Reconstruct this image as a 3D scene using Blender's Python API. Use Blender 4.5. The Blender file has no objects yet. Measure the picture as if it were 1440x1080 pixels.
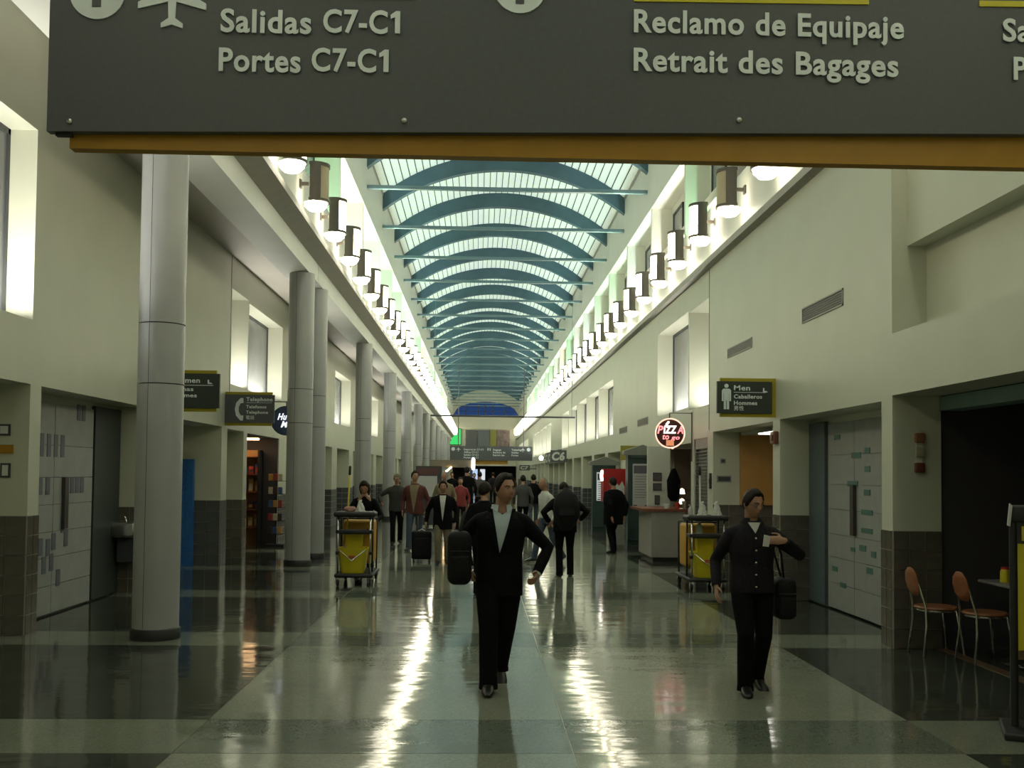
import bpy, bmesh, math, random
from mathutils import Vector, Matrix, Euler
random.seed(7)
PI = math.pi
SC = bpy.context.scene
COL = SC.collection
# ------------------------------------------------------------------ camera, world, exposure
yaw, pitch, roll = math.atan(45.5/1400), math.radians(2.1), 0.0100
F = Vector((math.sin(yaw)*math.cos(pitch), math.cos(yaw)*math.cos(pitch), math.sin(pitch)))
R0 = Vector((math.cos(yaw), -math.sin(yaw), 0)); U0 = R0.cross(F)
RR = R0*math.cos(roll)+U0*math.sin(roll); UU = -R0*math.sin(roll)+U0*math.cos(roll)
cd = bpy.data.cameras.new('camera'); cam = bpy.data.objects.new('camera', cd); COL.objects.link(cam)
m = Matrix((RR, UU, -F)).transposed().to_4x4(); m.translation = (0, 0, 1.72); cam.matrix_world = m
cd.sensor_width = 36; cd.sensor_fit = 'HORIZONTAL'; cd.lens = 35.0; cd.shift_y = 74.5/1440
cd.clip_start = 0.05; cd.clip_end = 400
SC.camera = cam
W = bpy.data.worlds.new('dusk_sky'); SC.world = W; W.use_nodes = True
bgn = W.node_tree.nodes['Background']
bgn.inputs[0].default_value = (0.60, 0.78, 1.0, 1); bgn.inputs[1].default_value = 1.0
SC.view_settings.view_transform = 'Standard'; SC.view_settings.look = 'None'
SC.view_settings.gamma = 1; SC.view_settings.use_curve_mapping = False
SC.view_settings.exposure = 0.12

# ------------------------------------------------------------------ materials
MATS = {}
def mat(name, col, rough=0.6, metal=0.0, var=0.06, scale=6.0, bump=0.0, spec=0.5, emit=None, estr=0.0, coat=0.0):
    if name in MATS: return MATS[name]
    m = bpy.data.materials.new(name); m.use_nodes = True
    nt = m.node_tree; b = nt.nodes['Principled BSDF']
    b.inputs['Roughness'].default_value = rough; b.inputs['Metallic'].default_value = metal
    b.inputs['Specular IOR Level'].default_value = spec
    if coat: b.inputs['Coat Weight'].default_value = coat
    tc = nt.nodes.new('ShaderNodeTexCoord'); nz = nt.nodes.new('ShaderNodeTexNoise')
    nz.inputs['Scale'].default_value = scale; nz.inputs['Detail'].default_value = 4
    nt.links.new(tc.outputs['Object'], nz.inputs['Vector'])
    rp = nt.nodes.new('ShaderNodeValToRGB')
    rp.color_ramp.elements[0].position = .3; rp.color_ramp.elements[1].position = .7
    rp.color_ramp.elements[0].color = tuple(c*(1-var) for c in col)+(1,)
    rp.color_ramp.elements[1].color = tuple(min(1, c*(1+var)) for c in col)+(1,)
    nt.links.new(nz.outputs['Fac'], rp.inputs['Fac']); nt.links.new(rp.outputs['Color'], b.inputs['Base Color'])
    if bump:
        bp = nt.nodes.new('ShaderNodeBump'); bp.inputs['Strength'].default_value = bump; bp.inputs['Distance'].default_value = .01
        nt.links.new(nz.outputs['Fac'], bp.inputs['Height']); nt.links.new(bp.outputs['Normal'], b.inputs['Normal'])
    if emit:
        b.inputs['Emission Color'].default_value = tuple(emit)+(1,); b.inputs['Emission Strength'].default_value = estr
    MATS[name] = m
    return m
wallM = mat('cream_wall_paint', (.565, .575, .465), .40, var=.03, scale=1.5, spec=.45)
wallW = mat('upper_wall_paint', (.66, .67, .60), .5, var=.03, scale=1.5)
soffM = mat('soffit_plaster', (.50, .47, .42), .6, var=.06, scale=.8)
tileM = mat('brown_wall_tile', (.105, .092, .074), .25, var=.22, scale=4)
tileG = mat('grey_wall_tile', (.085, .088, .095), .3, var=.18, scale=4)
groutM = mat('pale_grout', (.30, .29, .24), .8)
blueT = mat('blue_mosaic_tile', (.03, .16, .50), .3, var=.2, scale=20)
steelM = mat('column_cladding', (.40, .41, .41), .40, metal=.25, var=.05, scale=2)
blackM = mat('black_plastic', (.012, .012, .013), .5)
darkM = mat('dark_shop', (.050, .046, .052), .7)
ribM = mat('teal_painted_steel', (.055, .115, .150), .5, var=.1, scale=3)
tieM = mat('teal_tie_steel', (.16, .25, .28), .35, metal=.4)
barM = mat('glazing_bar', (.05, .06, .06), .5)
sconceM = mat('sconce_bronze', (.13, .115, .10), .45, metal=.3)
signM = mat('sign_charcoal', (.095, .103, .112), .55, var=.06, scale=40)
signG = mat('sign_dark_green', (.032, .042, .036), .5)
ltrM = mat('sign_lettering', (.78, .86, .88), .5)
yelM = mat('sign_yellow', (.40, .205, .006), .45, var=.06)
lineY = mat('yellow_rule', (.62, .56, .02), .5)
chromeM = mat('chrome', (.62, .62, .60), .18, metal=1.0)
yplM = mat('yellow_bucket_plastic', (.66, .56, .02), .45, var=.05)
orgM = mat('orange_yellow_vinyl', (.55, .30, .03), .5)
woodM = mat('red_brown_wood', (.20, .06, .03), .4, var=.25, scale=12)
whiteM = mat('white_paper', (.66, .66, .62), .8)
glassG = mat('frosted_grey_glass', (.20, .21, .22), .22, var=.1, scale=3)
frameD = mat('dark_frame', (.05, .055, .06), .5)
skinM = mat('skin', (.42, .22, .14), .5, var=.07, scale=25)
skin2 = mat('skin_tan', (.36, .19, .12), .5, var=.07, scale=25)
skin3 = mat('skin_dark', (.10, .05, .035), .5, var=.07, scale=25)
lipM = mat('lips', (.32, .11, .09), .5)
eyeW = mat('eye_white', (.6, .58, .55), .3)
irisM = mat('iris', (.02, .013, .01), .2)
hairM = mat('dark_hair', (.016, .011, .008), .5, var=.4, scale=60, bump=.4, spec=.15)
hairG = mat('grey_hair', (.30, .28, .25), .6, var=.3, scale=60)
suitM = mat('black_suit_wool', (.0045, .0045, .0055), .8, var=.2, scale=60, spec=.12)
shirtB = mat('pale_blue_shirt', (.42, .50, .54), .75, var=.05, scale=30)
shirtW = mat('white_shirt', (.60, .60, .56), .8, var=.05, scale=30)
navyM = mat('dark_navy_shirt', (.016, .014, .019), .8, var=.3, scale=40, spec=.15)
trouM = mat('black_trousers', (.005, .0048, .006), .85, var=.2, scale=40, spec=.12)
shoeM = mat('black_leather', (.010, .009, .008), .35)
khakiM = mat('khaki_cloth', (.17, .14, .09), .85, var=.1, scale=30)
jeanM = mat('blue_jeans', (.045, .06, .09), .85, var=.2, scale=40)
maroonM = mat('maroon_jacket', (.09, .022, .020), .8, var=.2, scale=30)
tanM = mat('tan_shirt', (.22, .17, .10), .85, var=.1, scale=30)
oliveM = mat('dark_olive_jacket', (.030, .030, .024), .85, var=.2, scale=30)
greyC = mat('grey_coat', (.06, .06, .06), .85, var=.2, scale=30)
redC = mat('red_coat', (.22, .03, .03), .8, var=.2, scale=30)
bagM = mat('black_bag_nylon', (.009, .009, .010), .7, var=.3, scale=30, spec=.2)
totemM = mat('dark_green_metal', (.030, .060, .055), .4, var=.1)
posterM = mat('poster_paper', (.50, .50, .50), .6, var=.05, scale=30)
kioskM = mat('grey_laminate', (.30, .29, .26), .5)
redM = mat('red_panel', (.45, .02, .02), .4)
orangeW = mat('orange_tan_wall', (.50, .27, .07), .6, var=.06)
tealM = mat('teal_header', (.19, .29, .27), .5)
clothP = mat('door_wrap_grey', (.31, .325, .31), .55, var=.07, scale=5)
dashT = mat('teal_decal', (.07, .17, .15), .5)
dashN = mat('slate_decal', (.12, .125, .16), .5)
def emis(name, col, s):
    if name in MATS: return MATS[name]
    m = bpy.data.materials.new(name); m.use_nodes = True; nt = m.node_tree; nt.nodes.clear()
    o = nt.nodes.new('ShaderNodeOutputMaterial'); e = nt.nodes.new('ShaderNodeEmission')
    e.inputs[0].default_value = tuple(col)+(1,); e.inputs[1].default_value = s
    nt.links.new(e.outputs[0], o.inputs[0]); MATS[name] = m; return m
lampE = emis('sconce_diffuser_glow', (1, .90, .62), 15.5)
lampB = emis('sconce_bulb_glow', (1, .94, .74), 11.0)
lampOff = mat('sconce_diffuser_unlit', (.50, .42, .28), .5)
neonP = emis('pink_neon', (1, .25, .25), 1.9)
neonW = emis('white_neon', (1, .80, .72), 3.0)
neonR = emis('ring_neon', (1, .55, .40), 1.6)
greenE = emis('green_screen', (.06, .75, .16), .9)
warmE = emis('warm_lamp', (1, .62, .30), 14)
whiteE = emis('white_lamp', (1, .95, .85), 5)
blueE = emis('bluish_screen', (.55, .7, 1), .8)
# skylight sheet: translucent polycarbonate lit by the dusk sky behind it
def sheet(name, tint, refl):
    m = bpy.data.materials.new(name); m.use_nodes = True; nt = m.node_tree; nt.nodes.clear()
    o = nt.nodes.new('ShaderNodeOutputMaterial'); t = nt.nodes.new('ShaderNodeBsdfTranslucent'); d = nt.nodes.new('ShaderNodeBsdfDiffuse')
    a = nt.nodes.new('ShaderNodeAddShader'); nz = nt.nodes.new('ShaderNodeTexNoise'); tc = nt.nodes.new('ShaderNodeTexCoord')
    mx = nt.nodes.new('ShaderNodeMix'); mx.data_type = 'RGBA'
    nz.inputs['Scale'].default_value = .6; nt.links.new(tc.outputs['Object'], nz.inputs['Vector'])
    nt.links.new(nz.outputs['Fac'], mx.inputs[0]); mx.inputs[6].default_value = tuple(c*.92 for c in tint)+(1,); mx.inputs[7].default_value = tuple(tint)+(1,)
    nt.links.new(mx.outputs[2], t.inputs[0]); d.inputs[0].default_value = tuple(refl)+(1,)
    nt.links.new(t.outputs[0], a.inputs[0]); nt.links.new(d.outputs[0], a.inputs[1]); nt.links.new(a.outputs[0], o.inputs[0])
    return m
skyM = sheet('skylight_sheet', (.97, .93, .62), (.22, .25, .22))
def glass_tint(name, tint):
    m = bpy.data.materials.new(name); m.use_nodes = True; nt = m.node_tree; nt.nodes.clear()
    o = nt.nodes.new('ShaderNodeOutputMaterial'); t = nt.nodes.new('ShaderNodeBsdfTransparent'); g = nt.nodes.new('ShaderNodeBsdfGlossy')
    x = nt.nodes.new('ShaderNodeMixShader'); t.inputs[0].default_value = tuple(tint)+(1,); g.inputs['Roughness'].default_value = .08; x.inputs[0].default_value = .07
    nt.links.new(t.outputs[0], x.inputs[1]); nt.links.new(g.outputs[0], x.inputs[2]); nt.links.new(x.outputs[0], o.inputs[0]); return m
endGlass = glass_tint('blue_end_glass', (.15, .23, .38))
# polished terrazzo
def terrazzo(name, col, chip):
    m = bpy.data.materials.new(name); m.use_nodes = True; nt = m.node_tree; b = nt.nodes['Principled BSDF']
    tc = nt.nodes.new('ShaderNodeTexCoord'); v = nt.nodes.new('ShaderNodeTexVoronoi'); v.inputs['Scale'].default_value = 90
    n1 = nt.nodes.new('ShaderNodeTexNoise'); n1.inputs['Scale'].default_value = .9; n1.inputs['Detail'].default_value = 5
    g = nt.nodes.new('ShaderNodeNewGeometry')
    nt.links.new(g.outputs['Position'], v.inputs['Vector']); nt.links.new(g.outputs['Position'], n1.inputs['Vector'])
    r = nt.nodes.new('ShaderNodeValToRGB'); r.color_ramp.elements[0].color = tuple(c*.8 for c in col)+(1,); r.color_ramp.elements[1].color = tuple(chip)+(1,)
    r.color_ramp.elements[0].position = .25; r.color_ramp.elements[1].position = .9
    nt.links.new(v.outputs['Color'], r.inputs['Fac'])
    r.color_ramp.elements[0].color = tuple((a*.45+b_*.55)*.9 for a, b_ in zip(col, chip))+(1,)
    mx = nt.nodes.new('ShaderNodeMix'); mx.data_type = 'RGBA'; mx.blend_type = 'MULTIPLY'; mx.inputs[0].default_value = .35
    nt.links.new(r.outputs['Color'], mx.inputs[6]); nt.links.new(n1.outputs['Fac'], mx.inputs[7])
    nt.links.new(mx.outputs[2], b.inputs['Base Color'])
    b.inputs['Roughness'].default_value = .085; b.inputs['Specular IOR Level'].default_value = .30
    mp = nt.nodes.new('ShaderNodeMapping'); mp.inputs['Scale'].default_value = (.9, 1.7, 1)
    n2 = nt.nodes.new('ShaderNodeTexNoise'); n2.inputs['Scale'].default_value = 1.6; n2.inputs['Detail'].default_value = 3
    nt.links.new(g.outputs['Position'], mp.inputs['Vector']); nt.links.new(mp.outputs['Vector'], n2.inputs['Vector'])
    bp = nt.nodes.new('ShaderNodeBump'); bp.inputs['Strength'].default_value = .16; bp.inputs['Distance'].default_value = .03
    nt.links.new(n2.outputs['Fac'], bp.inputs['Height']); nt.links.new(bp.outputs['Normal'], b.inputs['Normal'])
    return m
terL = terrazzo('pale_terrazzo', (.19, .205, .155), (.29, .31, .24))
terD = terrazzo('green_grey_terrazzo', (.105, .125, .095), (.165, .19, .15))
terK = terrazzo('dark_terrazzo', (.030, .034, .026), (.062, .068, .054))
terB = terrazzo('aisle_pale_terrazzo', (.15, .165, .12), (.23, .25, .19))

# ------------------------------------------------------------------ mesh helpers
class MB:
    def __init__(s): s.v = []; s.f = []
    def box(s, x0, x1, y0, y1, z0, z1):
        b = len(s.v); s.v += [(x, y, z) for z in (z0, z1) for y in (y0, y1) for x in (x0, x1)]
        s.f += [tuple(b+i for i in q) for q in ((0,2,3,1),(4,5,7,6),(0,1,5,4),(2,6,7,3),(0,4,6,2),(1,3,7,5))]; return s
    def rings(s, rs, cap=True, closed=True):
        n = len(rs[0]); b = len(s.v)
        for r in rs: s.v += [tuple(p) for p in r]
        for i in range(len(rs)-1):
            for j in range(n if closed else n-1):
                k = (j+1) % n
                s.f.append((b+i*n+j, b+i*n+k, b+(i+1)*n+k, b+(i+1)*n+j))
        if cap:
            s.f.append(tuple(b+j for j in reversed(range(n)))); s.f.append(tuple(b+(len(rs)-1)*n+j for j in range(n)))
        return s
    def tube(s, pts, rad, n=10, dome=True, ref=None):
        pts = [Vector(p) for p in pts]; rad = [r if isinstance(r, tuple) else (r, r) for r in (rad if isinstance(rad, (list, tuple)) and not (isinstance(rad, tuple)) else [rad]*len(pts))]
        T = [(pts[min(i+1, len(pts)-1)]-pts[max(i-1, 0)]).normalized() for i in range(len(pts))]
        a = Vector(ref) if ref else (Vector((1, 0, 0)) if abs(T[0].x) < .8 else Vector((0, 1, 0)))
        rs = []
        def ring(c, t, a, ra, rb):
            a = (a-t*a.dot(t)).normalized(); b = t.cross(a)
            return [c+a*(ra*math.cos(2*PI*j/n))+b*(rb*math.sin(2*PI*j/n)) for j in range(n)], a
        if dome:
            r, a = ring(pts[0]-T[0]*rad[0][0]*.7, T[0], a, rad[0][0]*.45, rad[0][1]*.45); rs.append(r)
        for i, p in enumerate(pts):
            r, a = ring(p, T[i], a, *rad[i]); rs.append(r)
        if dome:
            r, a = ring(pts[-1]+T[-1]*rad[-1][0]*.7, T[-1], a, rad[-1][0]*.45, rad[-1][1]*.45); rs.append(r)
        return s.rings(rs)
    def lathe(s, prof, c=(0, 0, 0), n=20, a0=0, a1=2*PI):
        full = abs(a1-a0-2*PI) < 1e-6; m = n if full else n+1
        rs = [[(c[0]+r*math.cos(a0+(a1-a0)*j/n), c[1]+r*math.sin(a0+(a1-a0)*j/n), c[2]+z) for j in range(m)] for r, z in prof]
        return s.rings(rs, cap=full, closed=full)
    def prism(s, poly, y0, y1):   # polygon in (x,z), extruded in y
        n = len(poly); b = len(s.v); s.v += [(x, y0, z) for x, z in poly]+[(x, y1, z) for x, z in poly]
        s.f.append(tuple(b+j for j in range(n))); s.f.append(tuple(b+n+j for j in reversed(range(n))))
        for j in range(n):
            k = (j+1) % n; s.f.append((b+j, b+n+j, b+n+k, b+k))
        return s
    def prism_x(s, poly, x0, x1):  # polygon in (y,z), extruded in x
        n = len(poly); b = len(s.v); s.v += [(x0, y, z) for y, z in poly]+[(x1, y, z) for y, z in poly]
        s.f.append(tuple(b+j for j in range(n))); s.f.append(tuple(b+n+j for j in reversed(range(n))))
        for j in range(n):
            k = (j+1) % n; s.f.append((b+j, b+n+j, b+n+k, b+k))
        return s
    def prism_y(s, poly, y0, y1): return s.prism(poly, y0, y1)
    def rbox(s, x0, x1, y0, y1, z0, z1, r=.05, n=4):   # box with rounded vertical-plan and top edges (superellipse-like stack)
        cx, cy = (x0+x1)/2, (y0+y1)/2; hx, hy = (x1-x0)/2, (y1-y0)/2; rs = []
        def plan(sh):
            pts = []
            for qx, qy, a0 in ((1, 1, 0), (-1, 1, PI/2), (-1, -1, PI), (1, -1, 1.5*PI)):
                for i in range(n+1):
                    a = a0+PI/2*i/n; rr = r
                    pts.append((cx+qx*(hx-rr)+(rr-sh)*math.cos(a), cy+qy*(hy-rr)+(rr-sh)*math.sin(a)))
            return pts
        for i in range(n+1):
            a = PI/2*i/n; rs.append([(x, y, z0+r*(1-math.sin(a))) for x, y in plan(r*(1-math.cos(PI/2-a))*0+r*(1-math.sin(a))*.0+r*(1-math.cos(PI/2*(1-i/n)))*.95)])
        lo = [[(x, y, z0+r*(1-math.cos(PI/2*i/n))) for x, y in plan(r*.95*(1-math.sin(PI/2*i/n)))] for i in range(n+1)]
        hi = [[(x, y, z1-r*(1-math.cos(PI/2*i/n))) for x, y in plan(r*.95*(1-math.sin(PI/2*i/n)))] for i in reversed(range(n+1))]
        return s.rings(lo+hi)
    def mesh(s, name, m, smooth=False):
        me = bpy.data.meshes.new(name); me.from_pydata([tuple(p) for p in s.v], [], s.f)
        bm = bmesh.new(); bm.from_mesh(me); bmesh.ops.recalc_face_normals(bm, faces=bm.faces)
        if smooth:
            for e in bm.edges: e.smooth = e.calc_face_angle(0) < .75
        bm.to_mesh(me); bm.free()
        if smooth: me.polygons.foreach_set('use_smooth', [True]*len(me.polygons))
        me.materials.append(m); return me
    def build(s, name, m, parent=None, smooth=False, loc=None, bevel=0):
        return link(name, s.mesh(name, m, smooth), parent, loc, bevel)
def link(name, me, parent=None, loc=None, bevel=0):
    o = bpy.data.objects.new(name, me); COL.objects.link(o)
    if parent: o.parent = parent
    if loc: o.location = loc
    if bevel:
        b = o.modifiers.new('bevel', 'BEVEL'); b.width = bevel; b.segments = 2; b.limit_method = 'ANGLE'
    return o
def tag(o, label=None, cat=None, group=None, kind=None):
    if label: o['label'] = label
    if cat: o['category'] = cat
    if group: o['group'] = group
    if kind: o['kind'] = kind
    return o
def thing(name, label, cat, loc=(0, 0, 0), rz=0, group=None):
    o = bpy.data.objects.new(name, None); COL.objects.link(o); o.location = loc; o.rotation_euler = (0, 0, rz); o.empty_display_size = .2
    return tag(o, label, cat, group)
def struct(name, mb, m, smooth=False, parent=None):
    o = mb.build(name, m, parent, smooth)
    if not parent: o['kind'] = 'structure'
    return o
def copy_tree(o, parent=None):
    c = o.copy(); COL.objects.link(c); c.parent = parent
    for ch in list(o.children): copy_tree(ch, c)
    return c
def remeshed(mb, name, m, voxel, parent=None, smooth_it=4, fac=.5):
    me = bpy.data.meshes.new('tmp'); me.from_pydata([tuple(p) for p in mb.v], [], mb.f)
    bm = bmesh.new(); bm.from_mesh(me); bmesh.ops.recalc_face_normals(bm, faces=bm.faces); bm.to_mesh(me); bm.free()
    o = bpy.data.objects.new('tmp', me); COL.objects.link(o)
    r = o.modifiers.new('r', 'REMESH'); r.mode = 'VOXEL'; r.voxel_size = voxel; r.use_smooth_shade = True
    if smooth_it:
        s = o.modifiers.new('s', 'SMOOTH'); s.iterations = smooth_it; s.factor = fac
    dg = bpy.context.evaluated_depsgraph_get(); dg.update()
    me2 = bpy.data.meshes.new_from_object(o.evaluated_get(dg)); me2.name = name
    bpy.data.objects.remove(o); bpy.data.meshes.remove(me)
    me2.materials.clear(); me2.materials.append(m)
    return link(name, me2, parent)
def text_mesh(body, width=None, height=None, depth=.002, bold=0.0, shear=0.0):
    c = bpy.data.curves.new('txt', 'FONT'); c.body = body; c.size = 1; c.offset = bold; c.extrude = .01; c.shear = shear; c.resolution_u = 4; c.space_character = 1.08
    o = bpy.data.objects.new('txt', c); COL.objects.link(o)
    dg = bpy.context.evaluated_depsgraph_get(); dg.update()
    me = bpy.data.meshes.new_from_object(o.evaluated_get(dg)); bpy.data.objects.remove(o)
    xs = [v.co.x for v in me.vertices]
    if not xs: return me
    x0, x1 = min(xs), max(xs); cap = .70
    sx = (width/(x1-x0)) if width else None; sz = height/cap if height else sx
    if sx is None: sx = sz
    for v in me.vertices:
        x, y, z = v.co; v.co = ((x-x0)*sx, -z*depth/.01*1.0, y*sz)
    return me
def text(body, x0, z, parent, m, y=-.01, width=None, height=None, bold=.024, name='lettering', shear=0.0):
    me = text_mesh(body, width, height, bold=bold, shear=shear); me.name = name; me.materials.clear(); me.materials.append(m)
    return link(name, me, parent, (x0, y, z))

# ------------------------------------------------------------------ floor
Y0, Y1 = -4.0, 113.0
XL, XR = -4.68, 4.18
fl = MB().box(-9, 9, Y0-.3, Y1+14, -.25, -.006)
floor = struct('floor', fl, mat('divider_strip', (.50, .46, .33), .3, metal=.4))
BP, BW = 3.77, .84
slabs = {}
def slab(w, l, m):
    k = (round(w, 3), round(l, 3), m.name)
    if k not in slabs:
        slabs[k] = MB().box(-w/2, w/2, -l/2, l/2, -.02, 0).mesh('terrazzo_slab', m)
    return slabs[k]
g = .003
def lay(x0, x1, y0, y1, m):
    link('terrazzo_slab', slab(x1-x0-2*g, y1-y0-2*g, m), floor, ((x0+x1)/2, (y0+y1)/2, 0))
k = -2
while True:
    yc = 6.60+BP*k; a, b, c = yc-BW/2, yc+BW/2, yc+BP-BW/2
    if c > Y1+2: break
    for y0_, y1_, mc, ms in ((a, b, terD, terB), (b, c, terL, terK)):
        if yc < 45:
            xm = .6
            lay(-1.85, xm, y0_, y1_, mc); lay(xm, 3.05, y0_, y1_, mc)
        else: lay(-1.85, 3.05, y0_, y1_, mc)
        lay(-5.6, -1.85, y0_, y1_, ms); lay(3.05, 5.6, y0_, y1_, ms)
    k += 1

# ------------------------------------------------------------------ walls
# left wall openings (y0, y1, lintel, back depth)
Lop = [(7.2, 10.50, 2.60, .45), (10.76, 14.15, 2.60, .42), (15.4, 18.22, 2.52, 1.2), (18.62, 19.9, 2.50, .40), (20.2, 23.4, 2.48, 3.2)]
y = 24.6
while y < 104: Lop.append((y, y+3.0, 2.5, .45)); y += 4.15
Rop = [(5.2, 9.95, 2.55, 3.4), (10.22, 13.73, 2.51, .46), (14.06, 17.7, 2.50, 2.6), (18.12, 19.28, 2.42, .10), (19.55, 24.2, 2.36, 2.6)]
y = 25.2
while y < 106: Rop.append((y, y+3.2, 2.42, .40)); y += 3.9
Lwin = [(7.6, 10.51, 3.27, 5.28, .28), (18.78, 20.1, 3.35, 5.15, .34), (20.18, 23.6, 3.35, 5.10, .34)]
for a in (32.2, 42.0, 51.8, 61.6, 71.4, 81.2, 91.0): Lwin.append((a, a+3.9, 3.3, 5.0, .34))
Rwin = [(18.05, 19.75, 3.02, 4.98, .8), (19.84, 23.3, 3.08, 5.02, .36)]
y = 31.1
for blk in range(3):
    for i in range(5): Rwin.append((y, y+3.78, 2.98, 4.72, .33)); y += 3.9
    y += 7.6
T = .5
def wall_boxes(mb, x, sgn, ops, wins, ztop, ya, yb, zmid):
    def bx(y0, y1, z0, z1):
        if y1-y0 < 1e-4 or z1-z0 < 1e-4: return
        xa, xb = (x, x+sgn*T) if sgn > 0 else (x+sgn*T, x)
        mb.box(xa, xb, y0, y1, z0, z1)
    yy = ya
    for (a, b, h, d) in ops:
        bx(yy, a, 0, zmid); bx(a, b, h, zmid); yy = b
    bx(yy, yb, 0, zmid)
    yy = ya
    for (a, b, z0, z1, d) in wins:
        bx(yy, a, zmid, ztop); bx(a, b, zmid, z0); bx(a, b, z1, ztop); yy = b
    bx(yy, yb, zmid, ztop)
lw = MB(); wall_boxes(lw, XL, -1, Lop, Lwin, 5.75, 10.0 if 0 else Y0, Y1, 2.9)
# side walls rise higher over the near bay
lw.box(XL-T, XL, Y0, 11.0, 5.75, 6.4)
for (a, b, h, d) in Lop:
    if d > T: lw.box(XL-d-.1, XL-T, a-.25, a, 0, 2.9); lw.box(XL-d-.1, XL-T, b, b+.25, 0, 2.9); lw.box(XL-d-.1, XL-T, a, b, h+.02, 2.9)
    lw.box(XL-max(d, 0)-.2, XL-d, a, b, 0, max(h, 2.7))
wall_left = struct('wall_left', lw, wallM)
rw = MB(); wall_boxes(rw, XR, 1, Rop, Rwin, 5.5, 9.95, Y1, 2.9) if 0 else None
rw = MB()
wall_boxes(rw, XR, 1, [o for o in Rop if o[0] > 10], Rwin, 5.5, 9.95, Y1, 2.9)
for (a, b, h, d) in Rop:
    if a > 10 or True:
        if d > T and a > 10: rw.box(XR+T, XR+d+.1, a-.25, a, 0, 2.9); rw.box(XR+T, XR+d+.1, b, b+.25, 0, 2.9); rw.box(XR+T, XR+d+.1, a, b, h+.02, 2.9)
        if a > 10: rw.box(XR+d, XR+d+.2, a, b, 0, max(h, 2.7))
# near right bay: bulkhead over the dark shop, recess band, upper wall
rw.box(XR, XR+T, Y0, 9.95, 2.55, 3.18)
rw.box(XR, XR+T, Y0, 5.2, 0, 2.55)
rw.box(XR+.36, XR+T+.2, Y0, 9.95, 3.18, 4.08)
rw.box(XR+.16, XR+T+.2, Y0, 9.95, 4.08, 7.2)
wall_right = struct('wall_right', rw, wallM)
# seam joints in both walls near y = 18.7
MB().box(XL, XL+.004, 18.69, 18.72, 2.55, 5.75).build('expansion_joint', frameD, wall_left)
MB().box(XR-.004, XR, 18.0, 18.03, 2.55, 5.5).build('expansion_joint', frameD, wall_right)

# window backs: glass set in a dark frame, with a lamp lying on each sill
nw = 0
def window(side, y0, y1, z0, z1, d, grey=True):
    global nw; nw += 1
    s = 1 if side == 'R' else -1; X = XR if s > 0 else XL
    xb = X+s*d
    fr = MB()
    def bx(mb, xa, xb_, *r): mb.box(min(xa, xb_), max(xa, xb_), *r)
    bx(fr, xb, xb+s*.06, y0, y1, z0, z0+.05); bx(fr, xb, xb+s*.06, y0, y1, z1-.06, z1); bx(fr, xb, xb+s*.06, y0, y0+.05, z0, z1); bx(fr, xb, xb+s*.06, y1-.05, y1, z0, z1)
    o = fr.build('window_%d' % nw, frameD); o['kind'] = 'structure'
    p = MB(); bx(p, xb+s*.02, xb+s*.045, y0+.05, y1-.05, z0+.05, z1-.06); p.build('pane', glassG, o)
    if grey: # low strip lamp in the sill pocket
        ld = bpy.data.lights.new('sill_lamp', 'AREA'); ld.shape = 'RECTANGLE'; ld.size = (y1-y0)*.8; ld.size_y = .06; ld.energy = (60 if y0 > 11 else 110)*(y1-y0)/3.5; ld.color = (1, .97, .86)
        lo = bpy.data.objects.new('sill_lamp', ld); COL.objects.link(lo); lo.parent = o
        lo.location = (X+s*(d*.45), (y0+y1)/2+.2*0, z0+.03); lo.rotation_euler = Euler((PI, 0, 0)).to_matrix().to_euler()
        lo.rotation_euler = (PI, 0, PI/2)
        fx = MB(); bx(fx, X+s*(d*.45-.05), X+s*(d*.45+.05), y0+.1, y1-.1, z0, z0+.02); fx.build('lamp_tray', frameD, o)
for w in Lwin: window('L', *w)
for w in Rwin: window('R', *w)

# left soffit, fascia beam, cove ledge
so = MB()
so.box(XL-T, -3.68, 11.0, Y1, 5.75, 5.95); so.box(-3.9, -3.68, Y0, 11.0, 5.95, 6.4); so.box(XL-T, -3.68, 10.9, 11.0, 5.95, 6.4)
struct('trim_1', so, soffM); struct('trim_8', MB().box(XL-T, -3.68, Y0, 11.0, 6.4, 6.6), wallW)  # near soffit's paler paint stands in for the window uplight on it
be = MB().box(-3.68, -3.15, Y0, 19.18, 5.36, 5.95).box(-3.68, -3.15, 19.21, Y1, 5.36, 5.95)
struct('trim_2', be, wallW)
co = MB(); co.prism([(-3.15, 5.70), (-2.90, 5.86), (-2.90, 5.97), (-3.2, 5.97), (-3.2, 5.70)], Y0, Y1)
struct('trim_3', co, mat('cove_paint', (.36, .35, .31), .55))
led = MB().prism([(4.2, 5.49), (4.06, 5.52), (4.06, 5.63), (4.9, 5.63), (4.9, 5.49)], 9.95, Y1)
struct('trim_4', led, MATS['cove_paint'])
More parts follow.
